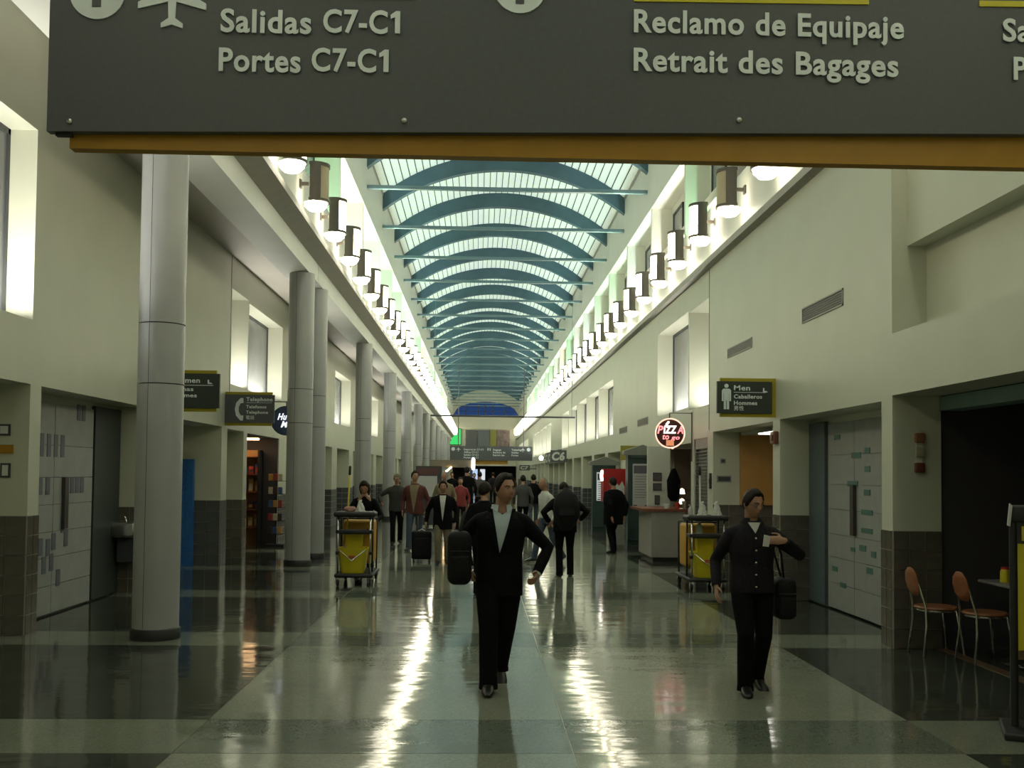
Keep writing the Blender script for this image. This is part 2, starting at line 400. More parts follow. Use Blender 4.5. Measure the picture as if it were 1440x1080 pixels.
# upper walls: parapet, fins, back wall, fascia band
XUL, XUR = -3.05, 4.40
BAY = 4.25; fin0 = 21.4
def upper(side):
    s = 1 if side == 'R' else -1; X = XUR if s > 0 else XUL
    mb = MB(); u = MB()
    def bx(m_, xa, xb_, *r): m_.box(min(xa, xb_), max(xa, xb_), *r)
    bx(mb, X-s*.03, X+s*.10, Y0, Y1, 5.63 if s > 0 else 5.95, 6.84)       # parapet carrying the sconces
    bx(mb, X+s*.55, X+s*.75, Y0, Y1, 5.63 if s > 0 else 5.95, 8.70)      # back of the niches
    bx(mb, X, X+s*.75, Y0, Y1, 8.66, 10.22)                              # fascia band
    bx(mb, X+s*.10, X+s*.55, Y0, Y1, 5.95, 6.3)                          # niche floor
    y = fin0-6*BAY
    while y < Y1: bx(mb, X+s*.02, X+s*.56, y-.06, y+.06, 6.3, 8.70); y += BAY
    o = struct('wall_upper_left' if s < 0 else 'wall_upper_right', mb, wallW)
    y = fin0-6*BAY; i = 0
    while y < Y1-BAY:
        wy0, wy1 = y+BAY*.62, y+BAY*.9
        f_ = MB(); xa = X+s*.50
        for r in ((wy0, wy1, 7.0, 7.06), (wy0, wy1, 8.36, 8.42), (wy0, wy0+.07, 7.0, 8.42), (wy1-.07, wy1, 7.0, 8.42)): bx(f_, xa, X+s*.56, *r)
        f_.build('clerestory_frame', frameD, o)
        p_ = MB(); bx(p_, X+s*.525, X+s*.545, wy0+.07, wy1-.07, 7.06, 8.36); p_.build('clerestory_pane', glassG, o)
        # strip lamp on the niche floor (a few have burnt out, tubes of different whites)
        tint = [(.62, 1, .70), (.62, 1, .72), (.78, 1, .95), (.92, 1, .97), (.45, 1, .60), (1, .98, .84), (.8, 1, .9)][int((y-fin0)/BAY+40) % 7]
        if y > 14 and y < 92:
            ld = bpy.data.lights.new('niche_lamp', 'AREA'); ld.shape = 'RECTANGLE'; ld.size = BAY*.85; ld.size_y = .08; ld.energy = 130 if abs(y-(fin0-BAY)) > .1 else 60; ld.color = tint
            lo = bpy.data.objects.new('niche_lamp', ld); COL.objects.link(lo); lo.parent = o; lo.location = (X+s*.30, y+BAY/2, 6.42); lo.rotation_euler = (PI, 0, PI/2)
            tr = MB(); bx(tr, X+s*.22, X+s*.38, y+.2, y+BAY-.2, 6.3, 6.4); tr.build('lamp_tray', frameD, o)
        y += BAY; i += 1
upper('L'); upper('R')
# end wall at the far end with arched blue window, and back wall behind the camera
ew = MB()
ew.box(XL-1, XUL, Y1, Y1+.4, 0, 11.5).box(XUR, XR+1.5, Y1, Y1+.4, 0, 11.5)
ew.box(XUL, XUR, Y1, Y1+.4, 6.75, 8.30).box(XUL, XUR, Y1, Y1+.4, 2.55, 3.25)
cxv = (XUL+XUR)/2
arc = [(XUL+(XUR-XUL)*i/16, 8.30+1.55*math.sqrt(max(0, 1-((i-8)/8)**2))) for i in range(17)]
for i in range(16):
    (xa, za), (xb, zb) = arc[i], arc[i+1]; ew.prism([(xa, za), (xb, zb), (xb, 11.6), (xa, 11.6)], Y1, Y1+.4)
ew.box(XUL, XUR, Y1+.2, Y1+.4, 3.25, 6.75)
struct('wall_end', ew, wallM)
w = MB().prism(arc[:-1]+[(XUR, 8.30), (XUL, 8.30)][:1], Y1+.15, Y1+.18); nw += 1
wo = w.build('window_%d' % nw, endGlass); wo['kind'] = 'structure'
fm = MB()
for x in (-1.6, -.2, .62, 1.45, 2.9):
    h = 1.5*math.sqrt(max(0, 1-((x-cxv)/3.72)**2)); fm.box(x-.05, x+.05, Y1+.08, Y1+.14, 8.3, 8.3+h)
for z in (8.75, 9.25):
    hw = 3.72*math.sqrt(max(0, 1-((z-8.3)/1.55)**2)); fm.box(cxv-hw, cxv+hw, Y1+.08, Y1+.14, z-.03, z+.03)
fm.build('mullion', frameD, wo)
bw = MB().box(-9, 9, Y0-.3, Y0, -.2, 12); struct('wall_back', bw, wallM)
# ------------------------------------------------------------------ vaulted skylight ceiling
hs = (XUR-XUL)/2; rise = 1.30; Rv = (hs*hs+rise*rise)/(2*rise)
def vz(x, base): return base+math.sqrt(Rv*Rv-(x-cxv)**2)-(Rv-rise)
ce = MB()
NS = 36
# curbs on which the glazing stands
ce.box(XUL-.7, XUL+.02, Y0, Y1, 10.18, 10.30).box(XUR-.02, XUR+.7, Y0, Y1, 10.18, 10.30)
ceiling = struct('ceiling', ce, mat('curb_metal', (.34, .33, .31), .5))
pan = MB()
rs = [[(XUL+(XUR-XUL)*i/NS, yy, vz(XUL+(XUR-XUL)*i/NS, 10.28)) for i in range(NS+1)] for yy in (0, BAY-.02)]
pan.rings(rs, cap=False, closed=False); pm = pan.mesh('skylight_panel', skyM, True)
rib = MB(); sec = []
for i in range(NS+1):
    x = XUL+(XUR-XUL)*i/NS; z1 = vz(x, 10.25); z0 = vz(x, 9.76)
    sec.append([(x, -.12, z0), (x, .12, z0), (x, .12, z1), (x, -.12, z1)])
rib.rings(sec); rm = rib.mesh('arch_rib', ribM, False)
tie = MB().box(XUL, XUR, -.06, .06, 9.21, 9.30).mesh('tie_bar', tieM)
bars = MB()
for i in range(1, NS):
    x = XUL+(XUR-XUL)*i/NS; z = vz(x, 10.265); bars.box(x-.012, x+.012, 0, BAY-.02, z-.02, z+.012)
bmesh_ = bars.mesh('glazing_bars', barM)
y = 26.2-7*BAY
while y < Y1-.5:
    link('skylight_panel', pm, ceiling, (0, y+.01, 0))
    b_ = link('glazing_bars', bmesh_, ceiling, (0, y+.01, 0)); b_['kind'] = 'stuff'
    link('arch_rib', rm, ceiling, (0, y, 0)); link('tie_bar', tie, ceiling, (0, y, 0))
    y += BAY
# roof slabs that shut out the sky above the aisles
struct('trim_5', MB().box(-9, XUL-.02, Y0, Y1+14, 10.3, 10.5).box(XUR+.02, 9, Y0, Y1+14, 10.3, 10.5).box(-9, 9, 112.5, Y1+14, 11.6, 11.8).box(-9, XL-T, Y0, Y1, 6.0, 6.2).box(XR+T, 9, Y0, Y1, 7.3, 7.5).box(XL-T-.05, XL-T, Y0, Y1, 5.5, 6.6), soffM)
struct('trim_6', MB().box(-9.1, -9, Y0, Y1+14, -.2, 10.5).box(9, 9.1, Y0, Y1+14, -.2, 10.5).box(-9, 9, Y0-.05, Y0, 10, 12), soffM)
# far concourse behind the end wall, below the beam
struct('trim_7', MB().box(-9, 9, Y1+13, Y1+13.3, 0, 3.4).box(-9, 9, Y1+.4, Y1+13.3, 3.25, 3.4), mat('dim_plaster', (.16, .17, .15), .7))

# ------------------------------------------------------------------ tiled wainscots (each tile a piece of its wall)
tmesh = {}
def tiles(wall, face, x0, x1, y0, y1, z1, tw=.2, th=.19, mt=None, near=True):
    """face 'y': facing the camera at y0, spanning x0..x1;  face 'x+' / 'x-': in the wall plane x0 spanning y0..y1"""
    mt = mt or tileM
    L = (x1-x0) if face == 'y' else (y1-y0); n = max(1, round(L/tw)); tw = L/n; r = max(1, round(z1/th)); th = z1/r; gq = .010
    key = (round(tw, 3), round(th, 3), face, mt.name)
    if key not in tmesh:
        if face == 'y': tmesh[key] = MB().box(-tw/2+gq/2, tw/2-gq/2, -.014, 0, -th/2+gq/2, th/2-gq/2).mesh('tile', mt)
        else: tmesh[key] = MB().box(-.014 if face == 'x-' else 0, 0 if face == 'x-' else .014, -tw/2+gq/2, tw/2-gq/2, -th/2+gq/2, th/2-gq/2).mesh('tile', mt)
    gb = MB()
    if face == 'y': gb.box(x0, x1, y0-.008, y0, 0, z1)
    elif face == 'x-': gb.box(x0-.008, x0, y0, y1, 0, z1)
    else: gb.box(x0, x0+.008, y0, y1, 0, z1)
    gb.build('grout', groutM, wall)
    for i in range(n):
        for j in range(r):
            if face == 'y': p = (x0+tw*(i+.5), y0-.004, th*(j+.5))
            else: p = (x0, y0+tw*(i+.5), th*(j+.5))
            link('tile', tmesh[key], wall, p)
tiles(wall_right, 'y', 4.18, 4.68, 9.95, 0, 1.18, tw=.165); tiles(wall_right, 'x-', 4.18, 0, 9.95, 10.22, 1.18, tw=.135)
tiles(wall_right, 'y', 4.18, 4.64, 13.73, 0, 1.18); tiles(wall_right, 'x-', 4.18, 0, 13.73, 14.06, 1.18)
tiles(wall_right, 'y', 4.18, 5.6, 17.7, 0, 1.2, tw=.28)
tiles(wall_left, 'y', -5.10, -4.68, 10.50, 0, 1.23, tw=.21); tiles(wall_left, 'x+', -4.68, 0, 10.50, 10.76, 1.23, tw=.13)
tiles(wall_left, 'y', -5.10, -4.68, 14.15, 0, 1.2, tw=.21); tiles(wall_left, 'x+', -4.68, 0, 14.15, 15.4, 1.2)
tiles(wall_left, 'y', -5.18, -4.68, 18.22, 0, 1.18, tw=.25, mt=tileG); tiles(wall_left, 'x+', -4.68, 0, 18.22, 18.62, 1.18, mt=tileG)
tiles(wall_left, 'y', -5.06, -4.68, 19.9, 0, 1.15, tw=.19); tiles(wall_left, 'x+', -4.68, 0, 19.9, 20.2, 1.15)
# plainer far wainscots: joined tile courses
def far_tiles(wall, x, sgn, ops, ya, yb, z1):
    mb = MB(); yy = ya
    def course(a, b):
        n = max(1, round((b-a)/.3)); q = (b-a)/n
        for i in range(n):
            for j in range(6):
                xa = sorted((x, x-sgn*.012)); mb.box(xa[0], xa[1], a+q*i+.006, a+q*(i+1)-.006, z1/6*j+.006, z1/6*(j+1)-.006)
    for (a, b, h, d) in ops:
        if a > yy: course(yy, a)
        # jamb facing the camera at the far side of the opening
        n = 2
        for i in range(n):
            for j in range(6):
                w_ = d/n if d < .6 else .3
                xs = sorted((x+sgn*w_*i, x+sgn*w_*(i+1))); mb.box(xs[0]+.005, xs[1]-.005, b-.012, b, z1/6*j+.006, z1/6*(j+1)-.006)
        xs = sorted((x+sgn*d, x+sgn*(d-.012)))
        if d < .6:
            for i in range(8):
                for j in range(6): mb.box(xs[0], xs[1], a+(b-a)/8*i+.006, a+(b-a)/8*(i+1)-.006, z1/6*j+.006, z1/6*(j+1)-.006)
        yy = b
    o = mb.build('tile_courses', tileG, wall); o['kind'] = 'stuff'
far_tiles(wall_left, XL, -1, [o for o in Lop if o[0] > 24], 23.4, 104, 1.16)
far_tiles(wall_right, XR, 1, [o for o in Rop if o[0] > 25], 24.2, 106, 1.16)
# blue tiled bay deep in the first restroom entry, warm wall of the second
MB().box(-5.85, -5.14, 18.12, 18.2, 0, 1.92).build('blue_panel', blueT, wall_left)
q = MB()
for i in range(5):
    for j in range(16): q.box(-5.85+.142*i+.006, -5.85+.142*(i+1)-.006, 18.108, 18.12, .12*j+.006, .12*(j+1)-.006)
o = q.build('mosaic', blueT, wall_left); o['kind'] = 'stuff'
MB().box(4.66, 6.6, 17.62, 17.69, 1.2, 2.5).build('orange_panel', orangeW, wall_right)
MB().box(4.66, 6.6, 14.3, 17.6, 2.44, 2.5).build('entry_ceiling', wallM, wall_right)

# base kerb in the dark shop and the shop room
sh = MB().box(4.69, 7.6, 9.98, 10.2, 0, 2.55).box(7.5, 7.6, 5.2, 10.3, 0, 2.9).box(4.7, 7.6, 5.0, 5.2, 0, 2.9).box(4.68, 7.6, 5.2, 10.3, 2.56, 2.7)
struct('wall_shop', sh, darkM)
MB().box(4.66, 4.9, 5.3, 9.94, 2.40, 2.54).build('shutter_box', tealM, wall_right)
MB().box(4.60, 4.72, 5.2, 9.94, 0, .006).build('threshold', mat('brown_threshold', (.10, .06, .035), .4), floor)

exec_next = True
# ------------------------------------------------------------------ columns
ORD = ['first', 'second', 'third', 'fourth', 'fifth', 'sixth', 'seventh', 'eighth', 'ninth', 'tenth', 'eleventh', 'twelfth', 'thirteenth', 'fourteenth', 'fifteenth', 'sixteenth']
def column_proto():
    t = thing('column', 'x', 'column', group='round clad columns on the left side')
    R = .230; ztop = 5.36; zs = [.0, 2.60, 3.22, ztop]
    for i in range(3):
        for a in (0, 1):
            a0 = -PI*.58+a*PI+.012; a1 = a0+PI-.024
            mb = MB(); mb.lathe([(R-.02, zs[i]+.006), (R, zs[i]+.006), (R, zs[i+1]-.006), (R-.02, zs[i+1]-.006)], n=24, a0=a0, a1=a1)
            mb.build('cladding_panel', steelM, t, True)
    MB().lathe([(.0, 0), (R-.02, 0), (R-.02, ztop), (0, ztop)], n=24).build('core', frameD, t, True)
    MB().lathe([(R, 0), (R+.018, 0), (R+.018, .10), (R+.004, .115), (R, .115)], n=28).build('base_ring', blackM, t, True)
    return t
colY = [10.38, 18.35, 19.95, 28.3, 36.6, 44.9, 53.2, 61.5, 69.8, 78.1, 86.4, 94.7, 103]
cp = column_proto()
for i, yy in enumerate(colY):
    c = cp if i == 0 else copy_tree(cp)
    c.location = (-3.30, yy, 0)
    c['label'] = 'nearest round grey metal-clad column, standing in front of the left wall' if i == 0 else '%s round grey metal-clad column of the left row, counting from the front' % ORD[i]

def ordn(k):
    if k <= 16: return ORD[k-1]
    return '%d%s' % (k, {1: 'st', 2: 'nd', 3: 'rd'}.get(k % 10, 'th') if k % 100 not in (11, 12, 13) else 'th')
# ------------------------------------------------------------------ sconces
def sconce(s, lit):
    """half drum lantern standing off a wall that lies on its +x*s side; local origin at the wall, drum centre"""
    t = thing('wall_sconce', 'x', 'lamp')
    H2, R, X = .32, .215, -.27*s
    def arc_(r0, r1, a0, a1, z0, z1, n=14):
        return MB().lathe([(r0, z0), (r1, z0), (r1, z1), (r0, z1), (r0, z0)], c=(X, 0, 0), n=n, a0=a0, a1=a1)
    base = PI if s > 0 else 0
    arc_(R-.02, R-.005, base-PI/2, base+PI/2, -H2+.04, H2-.04).build('diffuser', lampE if lit else lampOff, t, True)
    fr = MB()
    def fa(a0, a1, z0, z1, n): fr.lathe([(R-.006, z0), (R+.012, z0), (R+.012, z1), (R-.006, z1), (R-.006, z0)], c=(X, 0, 0), n=n, a0=a0, a1=a1)
    fa(base-PI*.62, base+PI*.62, H2-.055, H2, 18); fa(base-PI*.62, base+PI*.62, -H2, -H2+.045, 18)
    fa(base-PI*.60, base-PI*.34, -H2, H2, 6); fa(base+PI*.34, base+PI*.60, -H2, H2, 6)
    fr.build('frame', sconceM, t, True)
    MB().lathe([(0, -H2-.005), (R-.02, -H2-.005), (R-.03, -H2-.05), (R-.10, -H2-.12), (0, -H2-.14)], c=(X, 0, 0), n=16).build('lower_bowl', lampB, t, True)
    br = MB().box(*sorted((-.03*s, 0)), -.05, .05, -.07, .07).box(*sorted((X+.12*s, 0)), -.02, .02, -.03, .03)
    br.build('bracket', sconceM, t)
    bk = MB().tube([(X+.04*s, 0, -H2+.06), (X+.04*s, 0, H2-.06)], [.03, .03], n=8); bk.build('tube_lamp', emis('sconce_tube_glow', (1, .94, .74), 5.5), t, True)
    return t
for s, X, side in ((1, XUR-.03, 'right'), (-1, XUL+.03, 'left')):
    on, off = sconce(s, True), sconce(s, False)
    for k in range(-9, 46):  # near run carried on past the overhead sign, added to light its front
        yy = 16.25+2.125*k+(0.15 if side == 'left' else 0)
        c = off if k == 0 else (on if k == -9 else copy_tree(on))
        c.location = (X, yy, 6.47)
        if k == 0: c['label'] = 'drum sconce with dark unlit beige window, first below the big sign on the %s' % side
        else:
            c['group'] = 'lit sconces along the %s parapet' % side
            if k < 0: c['label'] = 'lit half-drum sconce on the %s parapet, in the mostly unseen near run added for light' % side
            else: c['label'] = '%s glowing half-drum sconce beyond the unlit one along the %s parapet' % (ordn(k), side)

# ------------------------------------------------------------------ hanging direction signs
def disc(mb, cx, cz, r, y0, y1, n=32): mb.prism([(cx+r*math.cos(2*PI*i/n), cz+r*math.sin(2*PI*i/n)) for i in range(n)], y0, y1); return mb
PLANE = [(0, .5), (.05, .42), (.06, .18), (.5, -.10), (.5, -.21), (.06, -.08), (.05, -.36), (.16, -.45), (.16, -.53), (0, -.47)]
PLANE = PLANE+[(-x, z) for x, z in reversed(PLANE[1:-1])]
def plane_icon(mb, cx, cz, w, h, y0, y1): mb.prism([(cx+x*w, cz+z*h) for x, z in PLANE], y0, y1)
t = thing('direction_sign', 'huge charcoal overhead sign with white baggage and gate lettering and amber bar', 'sign', (0, 5.0, 0))
pn = MB().prism([(-2.185, 3.41), (3.55, 3.515), (3.55, 4.75), (-2.185, 4.645)], 0, .05).build('panel', signM, t)
MB().box(-2.09, 3.5, .05, .12, 3.342, 3.53).build('amber_bar', yelM, t)
MB().box(-2.15, -2.07, .02, .05, 3.395, 3.415).build('end_bracket', blackM, t)
for x in (-1.5, 2.9): MB().tube([(x, .06, 4.6), (x, .06, 9.4)], .025, n=8, dome=False).build('hanger_rod', sconceM, t)
for x, z in ((-2.07, 3.46), (-.40, 3.50), (1.31, 3.54), (2.95, 3.57)):
    MB().lathe([(0, 0), (.013, 0), (.013, .01), (0, .014)], n=10).build('screw', chromeM, t).matrix_local = Matrix.Translation((x, 0, z)) @ Matrix.Rotation(PI/2, 4, 'X')
def c71(x, z):
    text('C7-C', x, z, pn, ltrM, width=.325, height=.115)
    MB().prism([(x+.362, z), (x+.388, z), (x+.388, z+.115), (x+.367, z+.115), (x+.340, z+.095), (x+.340, z+.074), (x+.362, z+.084)], -.012, -.008).build('lettering', ltrM, pn)
text('Salidas', -1.33, 3.935, pn, ltrM, width=.455, height=.115); c71(-.815, 3.945)
text('Portes', -1.335, 3.735, pn, ltrM, width=.41, height=.115); c71(-.87, 3.745)
text('Reclamo de Equipaje', .765, 3.985, pn, ltrM, width=1.40, height=.115)
text('Retrait des Bagages', .765, 3.785, pn, ltrM, width=1.37, height=.115)
text('Salidas', 2.685, 3.985, pn, ltrM, width=.455, height=.115); text('Portes', 2.74, 3.785, pn, ltrM, width=.41, height=.115)
for x0, x1, z0, z1 in ((-1.32, -.35, 4.115, 4.15), (.765, 1.985, 4.145, 4.175), (2.565, 3.4, 4.165, 4.195)):
    MB().prism([(x0, z0), (x1, z0+(x1-x0)*.012), (x1, z1+(x1-x0)*.012), (x0, z1)], -.006, 0).build('yellow_rule', lineY, pn)
ic = MB(); disc(ic, -1.95, 4.12, .137, -.008, 0).build('round_icon', ltrM, pn)
MB().box(-1.972, -1.928, -.012, -.008, 4.045, 4.2).prism([(-2.02, 4.16), (-1.88, 4.16), (-1.95, 4.235)], -.012, -.008).build('arrow', signM, pn)
ic = MB(); disc(ic, .18, 4.20, .133, -.008, 0).build('round_icon', ltrM, pn)
MB().box(.158, .202, -.012, -.008, 4.115, 4.28).build('arrow', signM, pn)
ic = MB(); plane_icon(ic, -1.575, 4.106, .34, .30, -.008, 0); ic.build('aeroplane_icon', ltrM, pn)

t = thing('direction_sign', 'distant charcoal overhead sign with small white text spanning the far hall', 'sign', (0, 70, 0))
pn = MB().box(-2.07, 3.72, 0, .15, 2.62, 3.62).build('panel', signM, t)
MB().box(-1.9, 2.0, .15, .35, 2.35, 2.66).build('amber_bar', yelM, t)
for x in (-1.5, 3.1): MB().tube([(x, .08, 3.6), (x, .08, 9.3)], .03, n=6, dome=False).build('hanger_rod', sconceM, t)
for x, ws in ((-1.1, ('Departures C7-C1', 'Abflug C7-C1', 'Salidas C7-C1', 'Portes C7-C1')), (.95, ('Baggage', 'Reclamo de', 'Retrait des')), (2.25, ('Ticketing', 'Salidas', 'Portes'))):
    for i, w_ in enumerate(ws): text(w_, x, 3.32-.19*i, pn, ltrM, y=-.015, height=.12, bold=.03)
mb = MB(); disc(mb, -1.85, 3.4, .13, -.02, 0, 16); disc(mb, 3.45, 3.4, .13, -.02, 0, 16); mb.build('round_icon', ltrM, pn)
mb = MB(); plane_icon(mb, -1.48, 3.4, .28, .3, -.02, 0); plane_icon(mb, 3.05, 3.4, .28, .3, -.02, 0); mb.build('aeroplane_icon', ltrM, pn)
MB().box(.55, .62, -.02, 0, 3.3, 3.5).box(.72, .79, -.02, 0, 3.3, 3.5).box(.55, .79, -.02, 0, 3.38, 3.43).build('baggage_icon', ltrM, pn)

# blade signs ---------------------------------------------------
def blade(name, label, X0, X1, Y, z0, z1, back_side, m=signG):
    """charcoal plate over an offset yellow plate, sticking out from the wall"""
    t = thing(name, label, 'sign', (0, Y, 0)); o = .07*back_side
    MB().box(X0+(.05 if back_side > 0 else 0), X1-(.05 if back_side < 0 else 0), .03, .09, z0-.05, z1+.05).build('yellow_plate', mat('plate_yellow', (.40, .33, .012), .5), t)
    p = MB().box(X0 if back_side < 0 else X0, X1-(0.06 if back_side > 0 else 0), -.0, .05, z0, z1).build('plate', m, t)
    return t, p
t, p = blade('restroom_sign', "men's room blade sign with white figure on green-black plate over yellow", 3.34, 4.18, 13.9, 2.60, 3.05, 1)
fg = MB(); disc(fg, 3.47, 2.985, .030, -.008, 0, 12)
fg.prism([(3.425, 2.945), (3.515, 2.945), (3.535, 2.92), (3.535, 2.77), (3.512, 2.77), (3.512, 2.88), (3.507, 2.88), (3.507, 2.655), (3.475, 2.655), (3.475, 2.78), (3.465, 2.78), (3.465, 2.655), (3.433, 2.655), (3.433, 2.88), (3.428, 2.88), (3.428, 2.77), (3.405, 2.77), (3.405, 2.92)], -.008, 0)
fg.build('figure', ltrM, p)
text('Men', 3.575, 2.925, p, ltrM, width=.23, height=.07); MB().box(3.575, 4.03, -.006, 0, 2.893, 2.90).build('rule', ltrM, p)
text('Caballeros', 3.575, 2.81, p, ltrM, width=.40, height=.055); text('Hommes', 3.575, 2.72, p, ltrM, width=.33, height=.055); text('\u7537\u6027', 3.575, 2.645, p, ltrM, height=.05, bold=.005)
MB().prism([(3.99, 2.96), (4.01, 2.96), (4.01, 2.92), (4.04, 2.92), (4.06, 2.90), (3.99, 2.90)], -.006, 0).build('wheelchair_icon', ltrM, p)
t, p = blade('restroom_sign', "women's room blade sign half hidden behind the nearest left column", -4.68, -3.77, 14.5, 2.62, 3.12, -1)
text('Women', -4.47, 2.985, p, ltrM, width=.42, height=.07); MB().box(-4.40, -3.86, -.006, 0, 2.945, 2.953).build('rule', ltrM, p)
text('Damas', -4.47, 2.865, p, ltrM, width=.33, height=.055); text('Femmes', -4.47, 2.775, p, ltrM, width=.38, height=.055)
MB().prism([(-3.94, 3.03), (-3.92, 3.03), (-3.92, 2.99), (-3.89, 2.99), (-3.87, 2.97), (-3.94, 2.97)], -.006, 0).build('wheelchair_icon', ltrM, p)
t, p = blade('telephone_sign', 'dark blade sign with white handset symbol and Telephone lettering on left wall', -4.68, -3.78, 18.4, 2.60, 3.12, -1, signM)
hs_ = MB(); ox = -4.50
prof = [(.12, .44), (.17, .44), (.18, .34), (.12, .33), (.085, .26), (.085, .16), (.12, .09), (.18, .08), (.17, -.02), (.12, -.02), (.03, .08), (.005, .21), (.03, .34)]
hs_.prism([(ox+x*.9, 2.66+z*.9) for x, z in prof], -.008, 0); hs_.build('handset_symbol', ltrM, p)
text('Telephone', -4.29, 3.0, p, ltrM, width=.48, height=.07); MB().box(-4.29, -3.82, -.006, 0, 2.968, 2.975).build('rule', ltrM, p)
text('Telefonos', -4.29, 2.87, p, ltrM, width=.37, height=.055); text('Telephone', -4.29, 2.77, p, ltrM, width=.40, height=.055); text('\u96fb\u8a71', -4.29, 2.67, p, ltrM, height=.055, bold=.005)

# round pizza neon sign on a bracket
t = thing('neon_sign', 'round pink neon Pizza to go sign hung from a bracket on right wall', 'sign', (3.73, 19.4, 2.54))
dk = MB(); disc(dk, 0, 0, .285, .0, .10, 40); back = dk.build('drum', mat('neon_back', (.06, .018, .015), .4), t)
rg = MB().tube([(.285*math.cos(2*PI*i/40), -.012, .285*math.sin(2*PI*i/40)) for i in range(41)], .014, n=8, dome=False); rg.build('ring_tube', neonR, t, True)
text('P', -.25, -.005, back, neonP, y=-.012, width=.115, height=.15, shear=.2); text('IZZ', -.13, .0, back, neonW, y=-.014, width=.26, height=.145, shear=.15, bold=.03); text('A', .14, -.005, back, neonP, y=-.012, width=.12, height=.15, shear=.2)
text('to', -.15, -.12, back, neonP, y=-.012, width=.13, height=.11, shear=.2); text('go', .02, -.12, back, neonP, y=-.012, width=.17, height=.08, shear=.2)
MB().tube([(-.05, -.012, .12), (-.07, -.012, .17), (-.03, -.012, .22)], .022, n=8).build('steam_tube', neonW, back, True)
MB().box(-.075, .075, -.02, 0, -.245, -.135).build('slice_box', emis('amber_glow', (.8, .30, .14), .9), back)
MB().tube([(0, .05, .28), (0, .05, .40)], .012, n=6, dome=False).tube([(0, .05, .40), (.44, .05, .40)], .010, n=6, dome=False).tube([(.05, .05, -.30), (.44, .05, -.30)], .010, n=6, dome=False).tube([(.44, .05, -.55), (.44, .05, .42)], .012, n=6, dome=False).build('bracket', sconceM, t)
MB().tube([(.03, -.02, -.29), (.06, -.02, -.29)], .02, n=8).build('lower_lamp', neonR, t, True)

# blue round shop sign behind the second column
t = thing('shop_sign', 'round navy lit sign with white script letters, half hidden behind the second column', 'sign', (-4.07, 21.0, 2.78))
dk = MB(); disc(dk, 0, 0, .31, 0, .14, 36); b_ = dk.build('drum', mat('navy_sign_face', (.02, .04, .11), .4), t)
text('Hu', -.17, .02, b_, emis('white_script', (.9, .95, 1), 1.2), y=-.012, width=.20, height=.13, shear=.35, bold=.03); text('M', -.10, -.14, b_, MATS['white_script'], y=-.012, width=.16, height=.13, shear=.35, bold=.03)
MB().tube([(0, .07, .30), (0, .07, .40)], .012, n=6, dome=False).tube([(-.63, .07, .40), (.05, .07, .40)], .012, n=6, dome=False).build('bracket', frameD, t)

# gate signs on the right wall
def gate(label, words, X0, X1, Y, z0, z1, h):
    t = thing('gate_sign', label, 'sign', (0, Y, 0)); p = MB().box(X0, X1, 0, .14, z0, z1).build('plate', signM, t)
    text(words, X0+.08*(X1-X0), z0+(z1-z0-h)/2, p, whiteM, y=-.015, width=(X1-X0)*.8, height=h, shear=.15, bold=.05)
    MB().box(X1, 4.18, .04, .10, z0+.1, z0+.16).build('bracket', frameD, t)
gate('dark gate sign reading C6 sticking out from the right wall', 'C6', 3.36, 4.12, 47, 2.28, 2.84, .36)
gate('small far gate sign reading C7 below the distant overhead sign', 'C7', 2.95, 3.7, 73, 1.95, 2.35, .22)
t = thing('gate_sign', 'long dark gate board seen edge-on along right wall beyond the C6 sign', 'sign', (4.0, 0, 0))
p = MB().prism_x([(50, 2.3), (60, 2.3), (60, 2.95), (50, 2.95)], -.02, .14).build('board', signM, t)
for i, w_ in enumerate(('C', 'C', '1')):
    me = text_mesh(w_, 1.4, .42, bold=.04); me.name = 'lettering'; me.materials.append(whiteM); o = link('lettering', me, p); o.matrix_local = Matrix.Translation((-.035, 59.5-2.2*i, 2.42)) @ Matrix.Rotation(-PI/2, 4, 'Z')
t = thing('bracket_lamp', 'small bright white lamp above the gate board on right wall', 'lamp', (3.85, 62, 2.7))
MB().lathe([(0, -.15), (.12, -.12), (.14, .05), (.06, .14), (0, .15)], n=12).build('globe', whiteE, t, True); MB().box(.0, .33, -.03, .03, -.03, .03).build('arm', frameD, t)

# thin rod across the hall
t = thing('cross_rod', 'thin dark rod hung across the hall on two wires, short of the C6 sign', 'rod', (0, 43.2, 4.2))
MB().tube([(-2.15, 0, 0), (4.14, 0, -.02)], .04, n=8, dome=False).build('rod', frameD, t)
for x in (-1.98, 4.0): MB().tube([(x, 0, 0), (x, 0, 4.96)], .010, n=6, dome=False).build('wire', tieM, t)

# ------------------------------------------------------------------ doors wrapped for works, with decals and long handles
def wrapped_door(name, x, s, y0, y1, h, decals, dm, handle_y):
    o = MB().box(*sorted((x, x+s*.03)), y0, y1, 0, h).build(name, frameD); o['kind'] = 'structure'
    n = 2; w_ = (y1-y0)/n
    for i in range(n):
        # leaf covered with stacked panels
        zs = [0.02, .35, .68, .98, 1.3, 1.62, 2.0, h]
        for j in range(len(zs)-1):
            MB().box(*sorted((x-s*.025, x)), y0+w_*i+.006, y0+w_*(i+1)-.006, zs[j]+.003, zs[j+1]-.003).build('panel', clothP, o)
    for (dy, dz, ww, hh) in decals:
        MB().box(*sorted((x-s*.032, x-s*.025)), dy, dy+ww, dz, dz+hh).build('decal', dm, o)
    MB().box(*sorted((x-s*.07, x-s*.03)), handle_y, handle_y+.11, 1.0, 1.62).build('door_handle', mat('handle_brown', (.05, .04, .035), .4), o)
    return o
